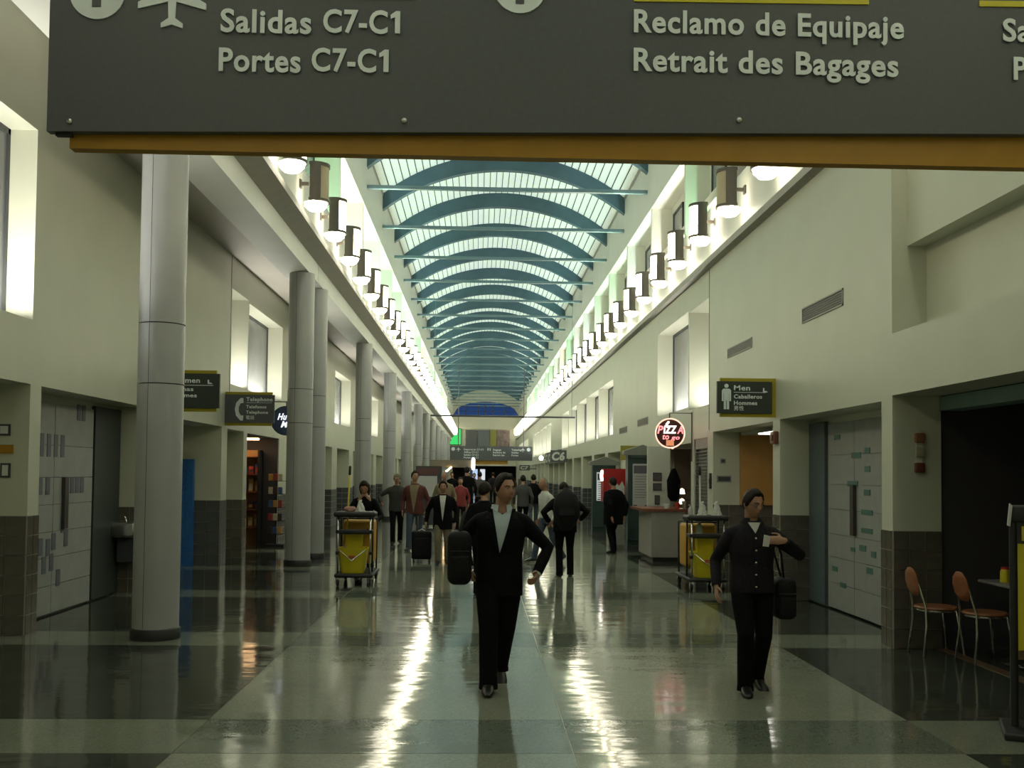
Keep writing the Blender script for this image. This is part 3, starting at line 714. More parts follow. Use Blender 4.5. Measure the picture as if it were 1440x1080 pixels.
dR = [(11.9, 1.95, .30, .07), (12.0, 1.60, .34, .07), (11.62, 2.0, .16, .07), (11.62, 1.78, .16, .07), (11.62, 1.5, .18, .07), (11.55, 1.27, .34, .06), (11.55, 1.05, .34, .06), (11.75, .83, .2, .07), (11.45, .78, .14, .07), (11.55, .58, .18, .07), (12.6, 2.2, .2, .06), (12.7, .5, .18, .06), (12.4, .32, .2, .06), (12.1, .8, .14, .05)]
wrapped_door('door_1', 4.64, 1, 11.2, 13.05, 2.42, dR, dashT, 12.05)
MB().box(4.58, 4.63, 13.08, 13.70, .02, 2.45).build('side_panel', mat('slate_blue_panel', (.09, .12, .13), .5), MATS and bpy.data.objects['door_1'])
dL = []
for i in range(7):
    for j in range(1): dL.append((11.0+.19*i, 1.86, .10, .27))
for (dy, dz) in ((11.55, 1.42), (11.75, 1.42), (12.2, 1.42), (12.45, 1.42), (12.6, 1.42), (12.75, 1.42), (11.6, .72), (11.8, .70), (11.95, .76), (12.3, .78), (11.7, .5), (11.9, .52), (12.1, .32), (11.35, .36), (11.4, .14), (12.2, .95), (11.2, .65), (11.2, .48), (12.75, 2.33), (12.6, 2.33)): dL.append((dy, dz, .11, .20))
wrapped_door('door_2', -5.06, -1, 10.8, 13.15, 2.5, dL, dashN, 12.2)
MB().box(-5.08, -5.03, 13.2, 14.12, .02, 2.55).build('side_panel', mat('black_green_panel', (.035, .045, .04), .5), bpy.data.objects['door_2'])

# drinking fountain beside it
t = thing('drinking_fountain', 'small steel drinking fountain in the dark recess beside the nearest column', 'fountain', (-4.86, 13.98, 0))
MB().rbox(-.20, .17, -.16, .14, .78, 1.0, .05).build('basin', chromeM, t, True); MB().box(-.12, .10, -.04, .14, .45, .78).build('body', frameD, t)
MB().tube([(.0, -.05, 1.0), (.0, -.08, 1.06), (.0, -.12, 1.07)], .012, n=6).build('spout', chromeM, t, True)

# louvre shutter in the right wall
t = thing('louvre_shutter', 'grey louvred shutter set in the right wall beside the pizza counter', 'shutter', (4.2, 18.7, 0))
lm = mat('louvre_grey', (.14, .155, .155), .5)
MB().box(-.005, .08, -.58, -.53, 0, 2.42).box(-.005, .08, .53, .58, 0, 2.42).box(-.005, .08, -.58, .58, 2.22, 2.42).box(.05, .08, -.53, .53, 0, 2.3).build('frame', kioskM, t)
for i in range(34): MB().prism_x([(-.53, .04+.064*i), (.53, .04+.064*i), (.53, .05+.064*i), (-.53, .05+.064*i)], 0, .05).build('slat', lm, t).rotation_euler = (0, 0, 0)

# air grilles
def grille(label, y0, y1, z0, z1):
    t = thing('air_grille', label, 'vent', (4.18, (y0+y1)/2, (z0+z1)/2)); w_, h_ = (y1-y0)/2, (z1-z0)/2
    MB().box(-.012, .0, -w_, w_, -h_, -h_+.02).box(-.012, 0, -w_, w_, h_-.02, h_).box(-.012, 0, -w_, -w_+.02, -h_, h_).box(-.012, 0, w_-.02, w_, -h_, h_).build('frame', kioskM, t)
    MB().box(-.003, 0, -w_+.02, w_-.02, -h_+.02, h_-.02).build('backing', frameD, t)
    for i in range(5):
        z = -h_+.03+(2*h_-.06)*(i+.5)/5; MB().box(-.010, -.003, -w_+.02, w_-.02, z-.006, z+.006).build('blade', sconceM, t)
grille('larger dark air grille high on the right wall', 11.3, 12.75, 3.70, 3.90)
grille('smaller air grille on the right wall above the men sign', 15.15, 16.65, 3.70, 3.86)
grille('small air grille on the right wall just beyond the pizza sign', 24.6, 26.2, 2.98, 3.17)
grille('farther small air grille on the right wall before the bright windows', 28.1, 29.6, 2.92, 3.10)

# fire alarm devices, notices, small plates
t = thing('fire_alarm', 'red and cream fire alarm strobes on the right pier by the dark shop', 'alarm', (4.45, 9.95, 1.96))
for z, mm in ((.16, mat('dull_orange', (.24, .11, .05), .4)), (.02, mat('dull_cream', (.40, .36, .26), .5)), (-.14, mat('alarm_brown', (.16, .05, .03), .4))): MB().rbox(-.05, .05, -.045, 0, z-.05, z+.05, .012).build('device', mm, t, True)
MB().box(-.03, .03, -.01, 0, -.2, .22).build('backplate', wallW, t)
t = thing('wall_box', 'small brown box on the pier right of the restroom entry', 'box', (4.18, 13.88, 2.26)); MB().rbox(-.07, 0, -.10, .10, -.09, .09, .02).build('box', MATS['alarm_brown'], t, True); MB().rbox(-.085, -.07, -.05, .05, -.04, .04, .006).build('cover', MATS['alarm_brown'], t, True)
t = thing('wall_switch', 'tiny black switch on the pier left of the restroom entry', 'switch', (4.18, 17.85, 1.62)); MB().box(-.03, 0, -.05, .05, -.14, .14).build('plate', blackM, t); MB().box(-.04, -.03, -.02, .02, -.04, .04).build('rocker', frameD, t)
for i, (x, z, w_, h_) in enumerate(((4.36, 1.98, .10, .09), (4.38, 1.66, .26, .12))):
    t = thing('notice_plate', ['small square notice on the restroom entry wall', 'wide notice on the restroom entry wall below the square one'][i], 'notice', (x, 17.7, z)); MB().box(-w_/2, w_/2, -.012, 0, -h_/2, h_/2).build('plate', kioskM, t); MB().box(-w_/2+.02, w_/2-.02, -.016, -.012, -h_/2+.02, h_/2-.02).build('print', frameD, t)
t = thing('ceiling_panel_light', 'bright rectangular ceiling light inside the restroom entry', 'lamp', (4.75, 15.9, 2.43)); MB().box(-.12, .12, -.5, .5, -.02, 0).build('diffuser', whiteE, t); MB().box(-.15, .15, -.53, .53, 0, .02).build('frame', kioskM, t)
for i, (x, z, w_, h_, mm, lb) in enumerate(((-4.93, 2.12, .12, .12, redM, 'square red-printed notice on the left pier, top of three'), (-4.93, 1.92, .19, .09, yelM, 'yellow plate on the left pier, middle of three'), (-4.91, 1.70, .10, .15, whiteM, 'grey-edged white notice on the left pier, lowest of three'))):
    t = thing('notice_plate', lb, 'notice', (x, 10.5, z)); MB().box(-w_/2, w_/2, -.015, 0, -h_/2, h_/2).build('plate', frameD if i != 1 else yelM, t); MB().box(-w_/2+.02, w_/2-.02, -.019, -.015, -h_/2+.02, h_/2-.02).build('print', whiteM if i != 1 else mm, t)

# ------------------------------------------------------------------ shop on the left with lit shelves
MB().box(-5.02, -4.70, 23.34, 23.39, 0, 2.48).box(-7.8, -7.7, 20.3, 23.39, 0, 2.48).box(-7.7, -5.02, 23.37, 23.39, 0, 2.48).box(-7.7, -4.7, 20.3, 23.3, 2.462, 2.478).build('shade_lining', darkM, wall_left)  # dark sheets added to darken the shop interior
t = thing('shop_shelving', 'dark shelving with warm lit goods inside the left shop', 'shelf', (-5.6, 23.3, 0))
MB().box(-.95, .55, -.02, .05, 0, 2.2).build('back_board', mat('amber_board', (.40, .22, .08), .5), t)
for x in (-.95, -.2, .55): MB().box(x-.02, x+.02, -.34, -.02, 0, 2.2).build('upright', blackM, t)
for z in (.45, .85, 1.25, 1.65, 2.05): MB().box(-.95, .55, -.34, -.02, z-.025, z).build('shelf_board', woodM, t)
gm = [mat('amber_pack', (.5, .26, .06), .5), mat('red_pack', (.35, .04, .03), .5), mat('cream_pack', (.55, .48, .33), .5), mat('dark_pack', (.05, .03, .03), .5), mat('blue_pack', (.06, .10, .25), .5)]
gn = ['amber', 'red', 'cream', 'dark', 'blue']
zs_ = [.45, .85, 1.25, 1.65]; zn = ['bottom', 'second', 'third', 'top']
for j, z in enumerate(zs_):
    for i in range(5):
        q = random.randrange(5); h_ = random.uniform(.16, .30)
        t = thing('packet', '%s upright packet on the %s shelf of the left shop, %s along it' % (gn[q], zn[j], ORD[i]), 'packet', (-5.66+.14*i, 23.12, z+.001), 0, 'packets on the shop shelves')
        MB().rbox(-.055, .055, -.05, .05, 0, h_, .01, 2).build('carton', gm[q], t); MB().box(-.04, .04, -.054, -.05, .03, h_*.6).build('print', gm[(q+2) % 5], t)
t = thing('shelf_lamp', 'warm lamp strip over the left shop shelves', 'lamp', (-5.5, 22.7, 2.42)); MB().box(-.5, .5, -.06, .06, 0, .04).build('tube', warmE, t); MB().box(-.52, .52, -.08, .08, .04, .06).build('tray', blackM, t)
t = thing('display_rack', 'dark wire rack of small goods at the left shop entrance', 'rack', (-4.62, 22.9, 0))
MB().box(-.22, .22, -.2, .2, 0, .06).build('base', blackM, t); MB().tube([(0, 0, .05), (0, 0, 1.72)], .02, n=6, dome=False).build('pole', blackM, t)
for z in (.3, .6, .9, 1.2, 1.5):
    s_ = MB().box(-.18, .18, -.16, .16, z-.01, z).build('tray', blackM, t)
    for a in range(3): MB().rbox(-.15+.11*a, -.06+.11*a, -.16, -.08, z, z+.16, .012, 2).build('goods', gm[(a+int(z*10)) % 5], s_)
t = thing('shop_counter', 'low black counter at the foot of the left shop opening', 'counter', (-5.5, 21.6, 0)); MB().box(-.55, .45, -.2, .2, 0, .92).build('body', blackM, t); MB().box(-.58, .48, -.23, .23, .92, .96).build('top', woodM, t)

# ------------------------------------------------------------------ pizza counter, directory totems, red display
t = thing('service_counter', 'grey laminate pizza counter with red-brown top by the right wall', 'counter', (3.74, 20.42, 0))
MB().box(-.32, .34, -.75, .8, .09, 1.0).build('body', kioskM, t); MB().box(-.28, .30, -.70, .75, 0, .09).build('plinth', blackM, t); MB().box(-.50, .40, -.8, .85, 1.0, 1.05).build('top', woodM, t)
MB().box(.34, .37, -.75, .8, .05, 1.0).build('end_trim', mat('trim_orange', (.3, .15, .05), .5), t)
for i, (x, yy, r, h_, mm, nm) in enumerate(((3.75, 19.8, .07, .09, whiteM, 'white bowl at the left of the pizza counter top'), (3.95, 19.75, .05, .12, redM, 'red tub in the middle of the pizza counter top'), (4.1, 19.8, .05, .16, chromeM, 'steel canister at the right of the pizza counter top'))):
    t = thing('bowl' if i == 0 else 'canister', nm, 'container', (x, yy, 1.05)); MB().lathe([(0, 0), (r*.7, 0), (r, h_*.9), (r*.93, h_), (0, h_*.8)], n=14).build('body', mm, t, True); MB().lathe([(r*.92, h_*.9), (r*1.05, h_*.95), (r*.92, h_)], n=14).build('rim', mm, t, True)
t = thing('partition', 'white partition with three framed pictures behind the pizza counter', 'partition', (3.86, 21.5, 0)); MB().box(-.21, .28, 0, .1, 0, 2.34).build('panel', wallW, t)
for (x, z, w_, h_) in ((-.0, 1.68, .19, .18), (0, 1.46, .19, .16), (0.0, 1.18, .11, .20)):
    f_ = MB().box(x-w_/2, x+w_/2, -.02, 0, z-h_/2, z+h_/2).build('picture_frame', frameD, t); MB().box(x-w_/2+.02, x+w_/2-.02, -.024, -.02, z-h_/2+.02, z+h_/2-.02).build('picture', mat('picture_print', (.11, .09, .10), .5), f_)
for i, z in enumerate((1.14, 1.36)):
    t = thing('heat_lamp', ['lower glowing heat lamp in the pizza kitchen', 'upper glowing heat lamp in the pizza kitchen'][i], 'lamp', (4.42, 21.6, z)); MB().lathe([(0, -.05), (.07, -.05), (.05, .05), (0, .08)], n=12).build('shade', emis('heat_glow', (1, .74, .5), 3), t, True); MB().box(.06, .5, -.01, .01, .03, .05).build('arm', frameD, t)
t = thing('coat', 'dark coat hanging in the pizza kitchen doorway', 'coat', (4.18, 21.3, 1.3)); MB().tube([(0, 0, -.05), (0, 0, .3), (0, 0, .52)], [(.13, .07), (.15, .08), (.06, .05)], n=12).build('cloth', suitM, t, True); MB().tube([(0, 0, .55), (0, .0, .64)], .012, n=6).build('hook', chromeM, t)
MB().box(4.7, 6.7, 23.9, 24.1, 0, 2.36).build('kitchen_wall', mat('kitchen_wall', (.22, .16, .12), .6), wall_right)

def totem(label, X, Y, w_, h_, white, gable=True):
    t = thing('directory_totem', label, 'sign', (X, Y, 0))
    MB().box(-w_/2, w_/2, 0, .4, .10, h_).build('body', totemM, t); MB().box(-w_/2-.02, w_/2+.02, -.03, .43, 0, .10).build('plinth', frameD, t)
    MB().box(-w_/2-.015, -w_/2+.03, -.03, 0, .10, h_).box(w_/2-.03, w_/2+.015, -.03, 0, .10, h_).box(-w_/2, w_/2, -.03, 0, h_-.07, h_).box(-w_/2, w_/2, -.03, 0, .22, .26).build('edge_trim', totemM, t)
    p = MB().box(-w_/2+.10, w_/2-.08, -.025, 0, .98, h_-.20).build('poster', white, t)
    MB().box(-w_/2+.12, w_/2-.10, -.03, -.025, h_-.42, h_-.24).build('poster_picture', mat('poster_picture', (.12, .11, .15), .5), p)
    for i in range(9): MB().box(-w_/2+.14, w_/2-.14-.03*(i % 3), -.028, -.025, h_-.50-.06*i, h_-.48-.06*i).build('text_line', mat('print_grey', (.28, .27, .27), .6), p)
    MB().box(-w_/2+.12, -w_/2+.2, -.03, -.025, 1.0, 1.03).box(w_/2-.2, w_/2-.1, -.03, -.025, 1.0, 1.03).build('logo_strip', frameD, p)
    if gable: MB().prism([(-w_/2-.1, h_), (w_/2+.15, h_), (w_/2+.15, h_+.09), (0.05, h_+.24), (-w_/2-.1, h_+.09)], .02, .38).build('gable', mat('gable_grey', (.22, .23, .20), .6), t)
totem('tall dark green directory totem with poster beside the pizza counter', 3.70, 22.7, .58, 2.17, posterM)
totem('farther dark green totem with white panel behind the red display', 3.52, 28.0, .62, 1.98, emis('lit_poster', (.8, .85, .8), .45))
t = thing('display_stand', 'red lit display box on a pale stand near the green totems', 'display', (3.28, 24.3, 0))
MB().box(-.10, .28, .02, .5, 0, 1.05).build('stand', kioskM, t); MB().box(-.24, .30, 0, .5, 1.05, 1.86).build('red_box', redM, t)
MB().prism([(-.02, 1.30), (.08, 1.52), (.14, 1.44), (.22, 1.56), (.28, 1.42), (.28, 1.22), (-.02, 1.18)], -.01, 0).build('pale_graphic', whiteM, t)
MB().box(-.02, .28, -.012, 0, 1.08, 1.18).build('dark_band', frameD, t)
MB().tube([(-.27, .05, 1.58), (-.29, .05, 1.68), (-.27, .05, 1.80)], .035, n=8).build('edge_lamp', whiteE, t, True)
t = thing('shop_board', 'small yellow board with dark oval above the red display', 'sign', (3.9, 26.0, 2.32)); MB().box(-.2, .28, 0, .06, -.22, .16).build('board', mat('dull_yellow', (.32, .28, .05), .5), t); d_ = MB(); d_.prism([(.02+.15*math.cos(i*PI/8), .0+.05*math.sin(i*PI/8)) for i in range(16)], -.01, 0); d_.build('oval', frameD, t)

# ------------------------------------------------------------------ far end details
t = thing('green_screen_board', 'bright green lit board high at the far end of the hall', 'screen', (-2.75, 112.9, 0)); MB().box(-.6, .62, 0, .1, 4.95, 6.70).build('screen', greenE, t); MB().box(-.66, .68, .05, .1, 4.88, 6.76).build('frame', frameD, t)
t = thing('advert_wall', 'row of dark grey advert panels high at the far end', 'sign', (0, 112.85, 0))
for x0, x1, mm in ((-1.6, -.3, signM), (-.2, 1.1, mat('slate_advert', (.13, .15, .17), .5)), (1.2, 1.9, mat('olive_advert', (.24, .24, .05), .5)), (2.0, 3.4, mat('mixed_advert', (.20, .15, .14), .5, var=.6, scale=2))): MB().box(x0, x1, 0, .12, 4.6, 6.62).build('panel', mm, t)
MB().box(-1.7, 3.5, .1, .15, 5.5, 5.6).build('rail', kioskM, t)
for i, (x, mm) in enumerate(((-1.4, blueE), (-.5, blueE), (.4, emis('white_screen', (.8, .85, .9), .8)))):
    t = thing('far_screen', 'bluish far screen below the end beam, %s from the left' % ORD[i], 'screen', (x, 120, 0)); MB().box(-.3, .3, 0, .06, .9, 2.2).build('screen', mm, t); MB().box(-.36, .36, .03, .09, .84, 2.26).build('frame', frameD, t)
t = thing('poster_stand', 'free-standing poster board with white sheet behind the walking travellers', 'sign', (-1.52, 30.0, 0))
MB().box(-.38, .40, 0, .06, .15, 1.92).build('board', frameD, t); MB().box(-.34, .26, -.01, 0, 1.0, 1.62).build('sheet', posterM, t); MB().box(-.34, .30, -.01, 0, 1.66, 1.86).build('header', mat('header_maroon', (.12, .05, .05), .5), t)
MB().box(-.35, .38, -.2, .26, 0, .06).box(-.03, .03, .0, .06, .05, .2).build('foot', frameD, t)
t = thing('kiosk', 'brown market kiosk with glowing tubes in the middle of the far hall', 'kiosk', (-1.0, 41, 0)); MB().box(-.9, .7, 0, 1.6, 0, 1.0).build('counter', mat('kiosk_brown', (.13, .10, .07), .5), t); MB().box(-1.0, .8, -.1, 1.7, 1.95, 2.25).build('canopy', mat('kiosk_canopy', (.20, .17, .13), .6), t)
for x in (-.85, .65): MB().box(x-.04, x+.04, 0, .08, 1.0, 1.95).build('post', frameD, t)
MB().tube([(-.5, -.14, 1.65), (-.15, -.14, 1.95)], .03, n=6).build('angled_tube', warmE, t, True); MB().tube([(.75, -.14, 1.9), (.75, -.14, 2.3)], .07, n=8).build('upright_tube', whiteE, t, True)
# ------------------------------------------------------------------ people
def sm(p): return Vector(p)
def two_bone(a, c, l1, l2, pole):
    a, c, pole = Vector(a), Vector(c), Vector(pole); d = c-a; L = d.length
    if L > (l1+l2)*.998: L = (l1+l2)*.998
    t = d.normalized(); x = (l1*l1-l2*l2+L*L)/(2*L); h = math.sqrt(max(0, l1*l1-x*x))
    n = (pole-t*pole.dot(t)).normalized()
    return a+t*x+n*h, a+t*L
def head_pt(u, v):
    d = Vector((math.sin(u)*math.cos(v), -math.cos(u)*math.cos(v), math.sin(v)))
    x, y, z = d.x*.077, d.y*.097, d.z*.120
    if z < 0:
        t = min(1, -z/.12); x *= 1-.30*t**1.4
        if y > 0: y *= 1-.40*t
    if y < 0:
        f_ = max(0, -d.y)
        y *= .95
        G = lambda a, s: math.exp(-(a/s)**2)
        y -= .024*G(x, .013)*G(z+.020, .022)*f_ + .011*G(x, .011)*G(z-.010, .026)*f_
        y += .008*(G(abs(x)-.031, .016)*G(z-.006, .013))*f_
        y -= .005*G(z-.030, .011)*G(x, .055)*f_
        y -= .006*G(x, .024)*G(z+.058, .011)*f_ + .010*G(x, .022)*G(z+.098, .018)*f_
        y -= .004*G(abs(x)-.045, .02)*G(z+.025, .02)*f_
    return Vector((x, y, z))
def head_front(x, z):   # surface point at frontal coords
    v = math.asin(max(-1, min(1, z/.120)))
    u = 0
    for _ in range(12):
        p = head_pt(u, v); u += (x-p.x)/(.077*max(.2, math.cos(v)))
    return head_pt(u, v)
def ring_e(cx, cy, z, rx, ry, n=26, e=2.4, tw=0):
    r = []
    for j in range(n):
        a = 2*PI*j/n; c, s_ = math.cos(a), math.sin(a)
        x, y = rx*math.copysign(abs(c)**(2/e), c), ry*math.copysign(abs(s_)**(2/e), s_)
        r.append(Vector((cx+x*math.cos(tw)-y*math.sin(tw), cy+x*math.sin(tw)+y*math.cos(tw), z)))
    return r
def person(label, loc, rz, P):
    """figure facing local -y; every measure for a 1.75 m adult, scaled by height"""
    k = P.get('h', 1.75)/1.75; fem = P.get('fem', 0); near = P.get('near', 0); vx = P.get('voxel', .007 if near else .013)
    t = thing('person', label, 'person', loc, rz)
    t.scale = (k, k, k)
    skin = P.get('skin', skinM); lean = P.get('lean', 0.0); sway = P.get('sway', 0.0)
    fat = P.get('fat', 1.0)
    def L(p):   # lean of everything above the hips
        p = Vector(p); q = max(0, p.z-.95); return Vector((p.x+sway*q, p.y-lean*q, p.z-.18*lean*q))
    hipz = P.get('hipz', .93)
    hips = [Vector((s*.092, 0, hipz)) for s in (-1, 1)]
    ank = [Vector(P.get('ankR', (-.10, -.05, .085))), Vector(P.get('ankL', (.10, .08, .085)))]
    legs = []
    for i in (0, 1):
        kn, an = two_bone(hips[i], ank[i], .44, .425, P.get('kpole', ((-.05, -1, 0), (.05, -1, 0)))[i]); legs.append((hips[i], kn, an))
    shw = .185*(.9 if fem else 1)*fat**.5
    sh = [L((s*shw, .01, 1.362)) for s in (-1, 1)]
    wr = [Vector(P.get('wrR', (-.27, -.04, .87))), Vector(P.get('wrL', (.27, -.04, .87)))]
    arms = []
    for i in (0, 1):
        el, w_ = two_bone(sh[i], wr[i], .295, .262, P.get('apole', ((-.5, 1, 0), (.5, 1, 0)))[i]); arms.append((sh[i], el, w_))
    # ---- body: one continuous skin surface
    b = MB()
    hy, hp = P.get('yaw', 0), P.get('nod', 0)
    nb = L((0, .015, 1.46)); hc = L(P.get('head', (0, -.025, 1.635)))
    Rh = Matrix.Rotation(hy, 3, 'Z') @ Matrix.Rotation(hp, 3, 'X') @ Matrix.Rotation(P.get('tilt', 0), 3, 'Y')
    hk = P.get('headk', 1.0)
    HP = lambda p: hc+Rh @ (Vector(p)*hk)
    nu, nv = 44, 34
    b.rings([[HP(head_pt(2*PI*j/nu, -PI/2+PI*(i+.5)/nv)) for j in range(nu)] for i in range(nv)])
    for s in (-1, 1): b.tube([HP((s*.072, .012, -.030)), HP((s*.082, .016, -.005)), HP((s*.080, .018, .022))], [(.008, .014), (.009, .020), (.007, .015)], n=8, ref=(1, 0, 0))
    b.tube([nb, nb.lerp(HP((0, .025, -.07)), .5), HP((0, .022, -.05))], [.062, .056, .055], n=14)
    ts = [(.86, .13, .085), (.95, .135, .09), (1.08, .125, .08), (1.25, .15, .095), (1.38, .16, .085), (1.45, .11, .065), (1.50, .055, .05)]
    b.rings([ring_e(*L((0, 0, z)).xy, L((0, 0, z)).z, rx*.95, ry*.95) for z, rx, ry in ts])
    for (a, e, w_) in arms:
        b.tube([L((a.x*.4, .01, 1.42)) if 0 else a.lerp(nb, .5), a, a.lerp(e, .5), e, e.lerp(w_, .35), w_], [.04, .042, .038, .033, .034, .024], n=10)
    for (h_, kn, an) in legs:
        b.tube([h_, h_.lerp(kn, .5), kn, kn.lerp(an, .35), an], [.07, .06, .045, .045, .033], n=10)
        ft = Matrix.Rotation(P.get('heel', (0, 0))[legs.index((h_, kn, an))], 3, 'X')
        b.tube([an+ft @ Vector((0, .02, -.03)), an+ft @ Vector((0, -.04, -.055)), an+ft @ Vector((0, -.11, -.068))], [.026, .018, .012], n=8)
    # hands
    for i, s in ((0, -1), (1, 1)):
        a, e, w_ = arms[i]
        d = Vector(P.get('hdR' if i == 0 else 'hdL', (w_-e).normalized())).normalized()
        pn_ = Vector(P.get('hnR' if i == 0 else 'hnL', (-s, 0, 0))); pn_ = (pn_-d*pn_.dot(d)).normalized()   # palm normal
        sd = d.cross(pn_)
        if sd.dot(Vector(P.get('thR' if i == 0 else 'thL', (0, -1, 0.2)))) < 0: sd = -sd     # towards the thumb
        curl = P.get('curlR' if i == 0 else 'curlL', .45)
        b.tube([w_-d*.01, w_+d*.03, w_+d*.065, w_+d*.095], [(.026, .017), (.034, .017), (.041, .016), (.040, .014)], n=12, ref=sd)
        for q, (off, ln) in enumerate(((.030, .072), (.010, .082), (-.010, .077), (-.029, .060))):
            p0 = w_+d*.092+sd*off; pts = [p0-d*.02]; cd_ = d.copy(); p = p0.copy(); pts.append(p.copy())
            for j, fr in enumerate((.45, .30, .25)):
                ang = curl*(.6+.5*j); cd_ = (d*math.cos(ang)+pn_*math.sin(ang)).normalized(); p = p+cd_*ln*fr; pts.append(p.copy())
            b.tube(pts, [.009, .0090, .0085, .0080, .0070], n=8)
        p0 = w_+d*.025+sd*.026; p1 = p0+(d*.6+sd*.75+pn_*.25).normalized()*.042; p2 = p1+(d*.85+sd*.3+pn_*.35).normalized()*.032; p3 = p2+(d*.9+pn_*.45).normalized()*.024
        b.tube([p0-sd*.012, p1, p2, p3], [.013, .0115, .0095, .008], n=8)
    body = remeshed(b, 'body', skin, .0062 if near else max(.009, vx*.8), t, 2, .4)
    # ---- face
    if P.get('face', 1):
        for s in (-1, 1):
            p = head_front(s*.031, .006); ey = MB()
            def ball(mb, c, r, n=10):
                mb.rings([[HP(c+Vector((r*math.sin(PI*(i+.5)/6)*math.cos(2*PI*j/n), r*math.sin(PI*(i+.5)/6)*math.sin(2*PI*j/n), -r*math.cos(PI*(i+.5)/6)*.62))) for j in range(n)] for i in range(6)])
            ball(ey, p+Vector((0, .007, 0)), .0125); eo = ey.build('eye', eyeW, body, True)
            ir = MB(); ball(ir, p+Vector((s*.0005, -.001, 0)), .0062, 8); ir.build('iris', irisM, eo, True)
            br_ = MB(); br_.tube([HP(head_front(s*.014, .026)+Vector((0, -.003, 0))), HP(head_front(s*.032, .031)+Vector((0, -.003, 0))), HP(head_front(s*.050, .025)+Vector((0, -.002, 0)))], [.0035, .0045, .003], n=6); br_.build('eyebrow', P.get('hairm', hairM), body, True)
        lp = MB(); lp.tube([HP(head_front(x, -.058-.002*abs(x)/.02)+Vector((0, -.0012, 0))) for x in (-.024, -.012, 0, .012, .024)], [.003, .0055, .006, .0055, .003], n=6); lp.build('lips', lipM, body, True)
    # ---- hair: closed cap that dips under the skin outside the hairline
    hair = P.get('hair', 'short')
    if hair != 'none':
        hb = MB(); nu, nv = 40, 30
        def thick(u, v):
            p = head_pt(u, v); f_ = -math.cos(u)   # -1 front .. 1 back
            line = .082 if f_ < -.78 else (.082-(f_+.78)/.56*.093 if f_ < -.22 else -.011-(f_+.22)/1.22*.055)
            if hair == 'bald': line = .02 if f_ > .2 else .2
            if hair == 'long' and f_ > -.45: line = -.13
            q = max(-1, min(1, (p.z-line)/.012))
            top = .013+.010*max(0, p.z/.12)+P.get('hairt', 0)
            top += .003*math.sin(u*9+v*7)*math.sin(v*11)
            return top*max(0, q) if q > 0 else .018*q
        rs = []
        for i in range(nv):
            v = -PI/2+PI*(i+.5)/nv; r = []
            for j in range(nu):
                u = 2*PI*j/nu; p = head_pt(u, v); r.append(HP(p+p.normalized()*thick(u, v)))
            rs.append(r)
        hb.rings(rs)
        if hair == 'long': hb.tube([HP((0, .05, .03)), HP((0, .06, -.08)), HP((0, .065, -.19))], [(.095, .055), (.10, .055), (.085, .035)], n=18, ref=(1, 0, 0))
        hb.build('hair', P.get('hairm', hairM), t, True)
    if P.get('cap'):
        c = MB(); c.rings([[HP((r*math.cos(2*PI*j/24), r*1.22*math.sin(2*PI*j/24)+.004, z)) for j in range(24)] for r, z in ((.086, .035), (.088, .07), (.078, .105), (.05, .13), (.012, .14))])
        c.tube([HP((0, -.08, .045)), HP((0, -.125, .040)), HP((0, -.165, .028))], [(.072, .006), (.068, .006), (.045, .004)], n=16, ref=(1, 0, 0)); c.build('cap', P['cap'], t, True)
    if P.get('glasses'):
        gl = MB()
        for s in (-1, 1):
            c0 = head_front(s*.031, .004)+Vector((0, -.010, 0))
            gl.tube([HP(c0+Vector((.021*math.cos(2*PI*j/16), .004*abs(math.cos(2*PI*j/16)), .015*math.sin(2*PI*j/16)))) for j in range(17)], .0022, n=6, dome=False)
            gl.tube([HP(c0+Vector((s*.021, .003, .004))), HP((s*.082, .0, .008)), HP((s*.083, .03, .002))], .002, n=6)
        gl.tube([HP(head_front(-.011, .006)+Vector((0, -.008, 0))), HP(head_front(.011, .006)+Vector((0, -.008, 0)))], .002, n=6); gl.build('glasses', frameD, t, True)
    # ---- trousers
    tr = MB(); tm = P['trousers']; lw_ = P.get('legw', 1.0)
    tr.rings([ring_e(0, .005, z, rx*fat, ry*fat) for z, rx, ry in ((.80, .155, .105), (.87, .168, .118), (.95, .165, .118), (1.03, .155, .108))])
    for i, (h_, kn, an) in enumerate(legs):
        fw = Vector((0, -1, 0)); lo = an+Vector((0, .010, -.058))
        tr.tube([h_+Vector((0, .01, -.02)), h_.lerp(kn, .35)+Vector((0, .008, 0)), kn, kn.lerp(an, .4)+Vector((0, .014, 0)), an+Vector((0, .012, 0)), lo], [.096*fat, .088*lw_*fat, .068*lw_, .066*lw_, .064*lw_, .069*lw_], n=16, dome=False)
    remeshed(tr, 'trousers', tm, vx, t, 4, .5)
    # ---- shoes
    for i in (0, 1):
        an = legs[i][2]; to = P.get('toe', (-.10, .10))[i]; pit = P.get('heel', (0, 0))[i]   # heel lift, radians
        M = Matrix.Translation(an) @ Matrix.Rotation(to, 4, 'Z') @ Matrix.Rotation(pit, 4, 'X')
        s_ = MB(); rr = [(.072, .028, .075), (.050, .039, .095), (.0, .043, .105), (-.05, .045, .082), (-.10, .050, .060), (-.145, .048, .048), (-.178, .037, .036), (-.195, .018, .022)]
        rs = []
        for y_, w_, h_ in rr:
            rs.append([M @ Vector((w_*math.copysign(abs(math.cos(2*PI*j/14))**.8, math.cos(2*PI*j/14)), y_, -.085+h_*.5+h_*.5*math.copysign(abs(math.sin(2*PI*j/14))**.7, math.sin(2*PI*j/14)))) for j in range(14)])
        s_.rings(rs); s_.build('shoe', P.get('shoes', shoeM), t, True)
    for i in (0, 1):
        an = legs[i][2]; MB().tube([an+Vector((0, .012, .06)), an+Vector((0, .008, -.01)), an+Vector((0, -.0, -.05))], [.042, .040, .038], n=12, dome=False).build('sock', P.get('socks', blackM), t, True)
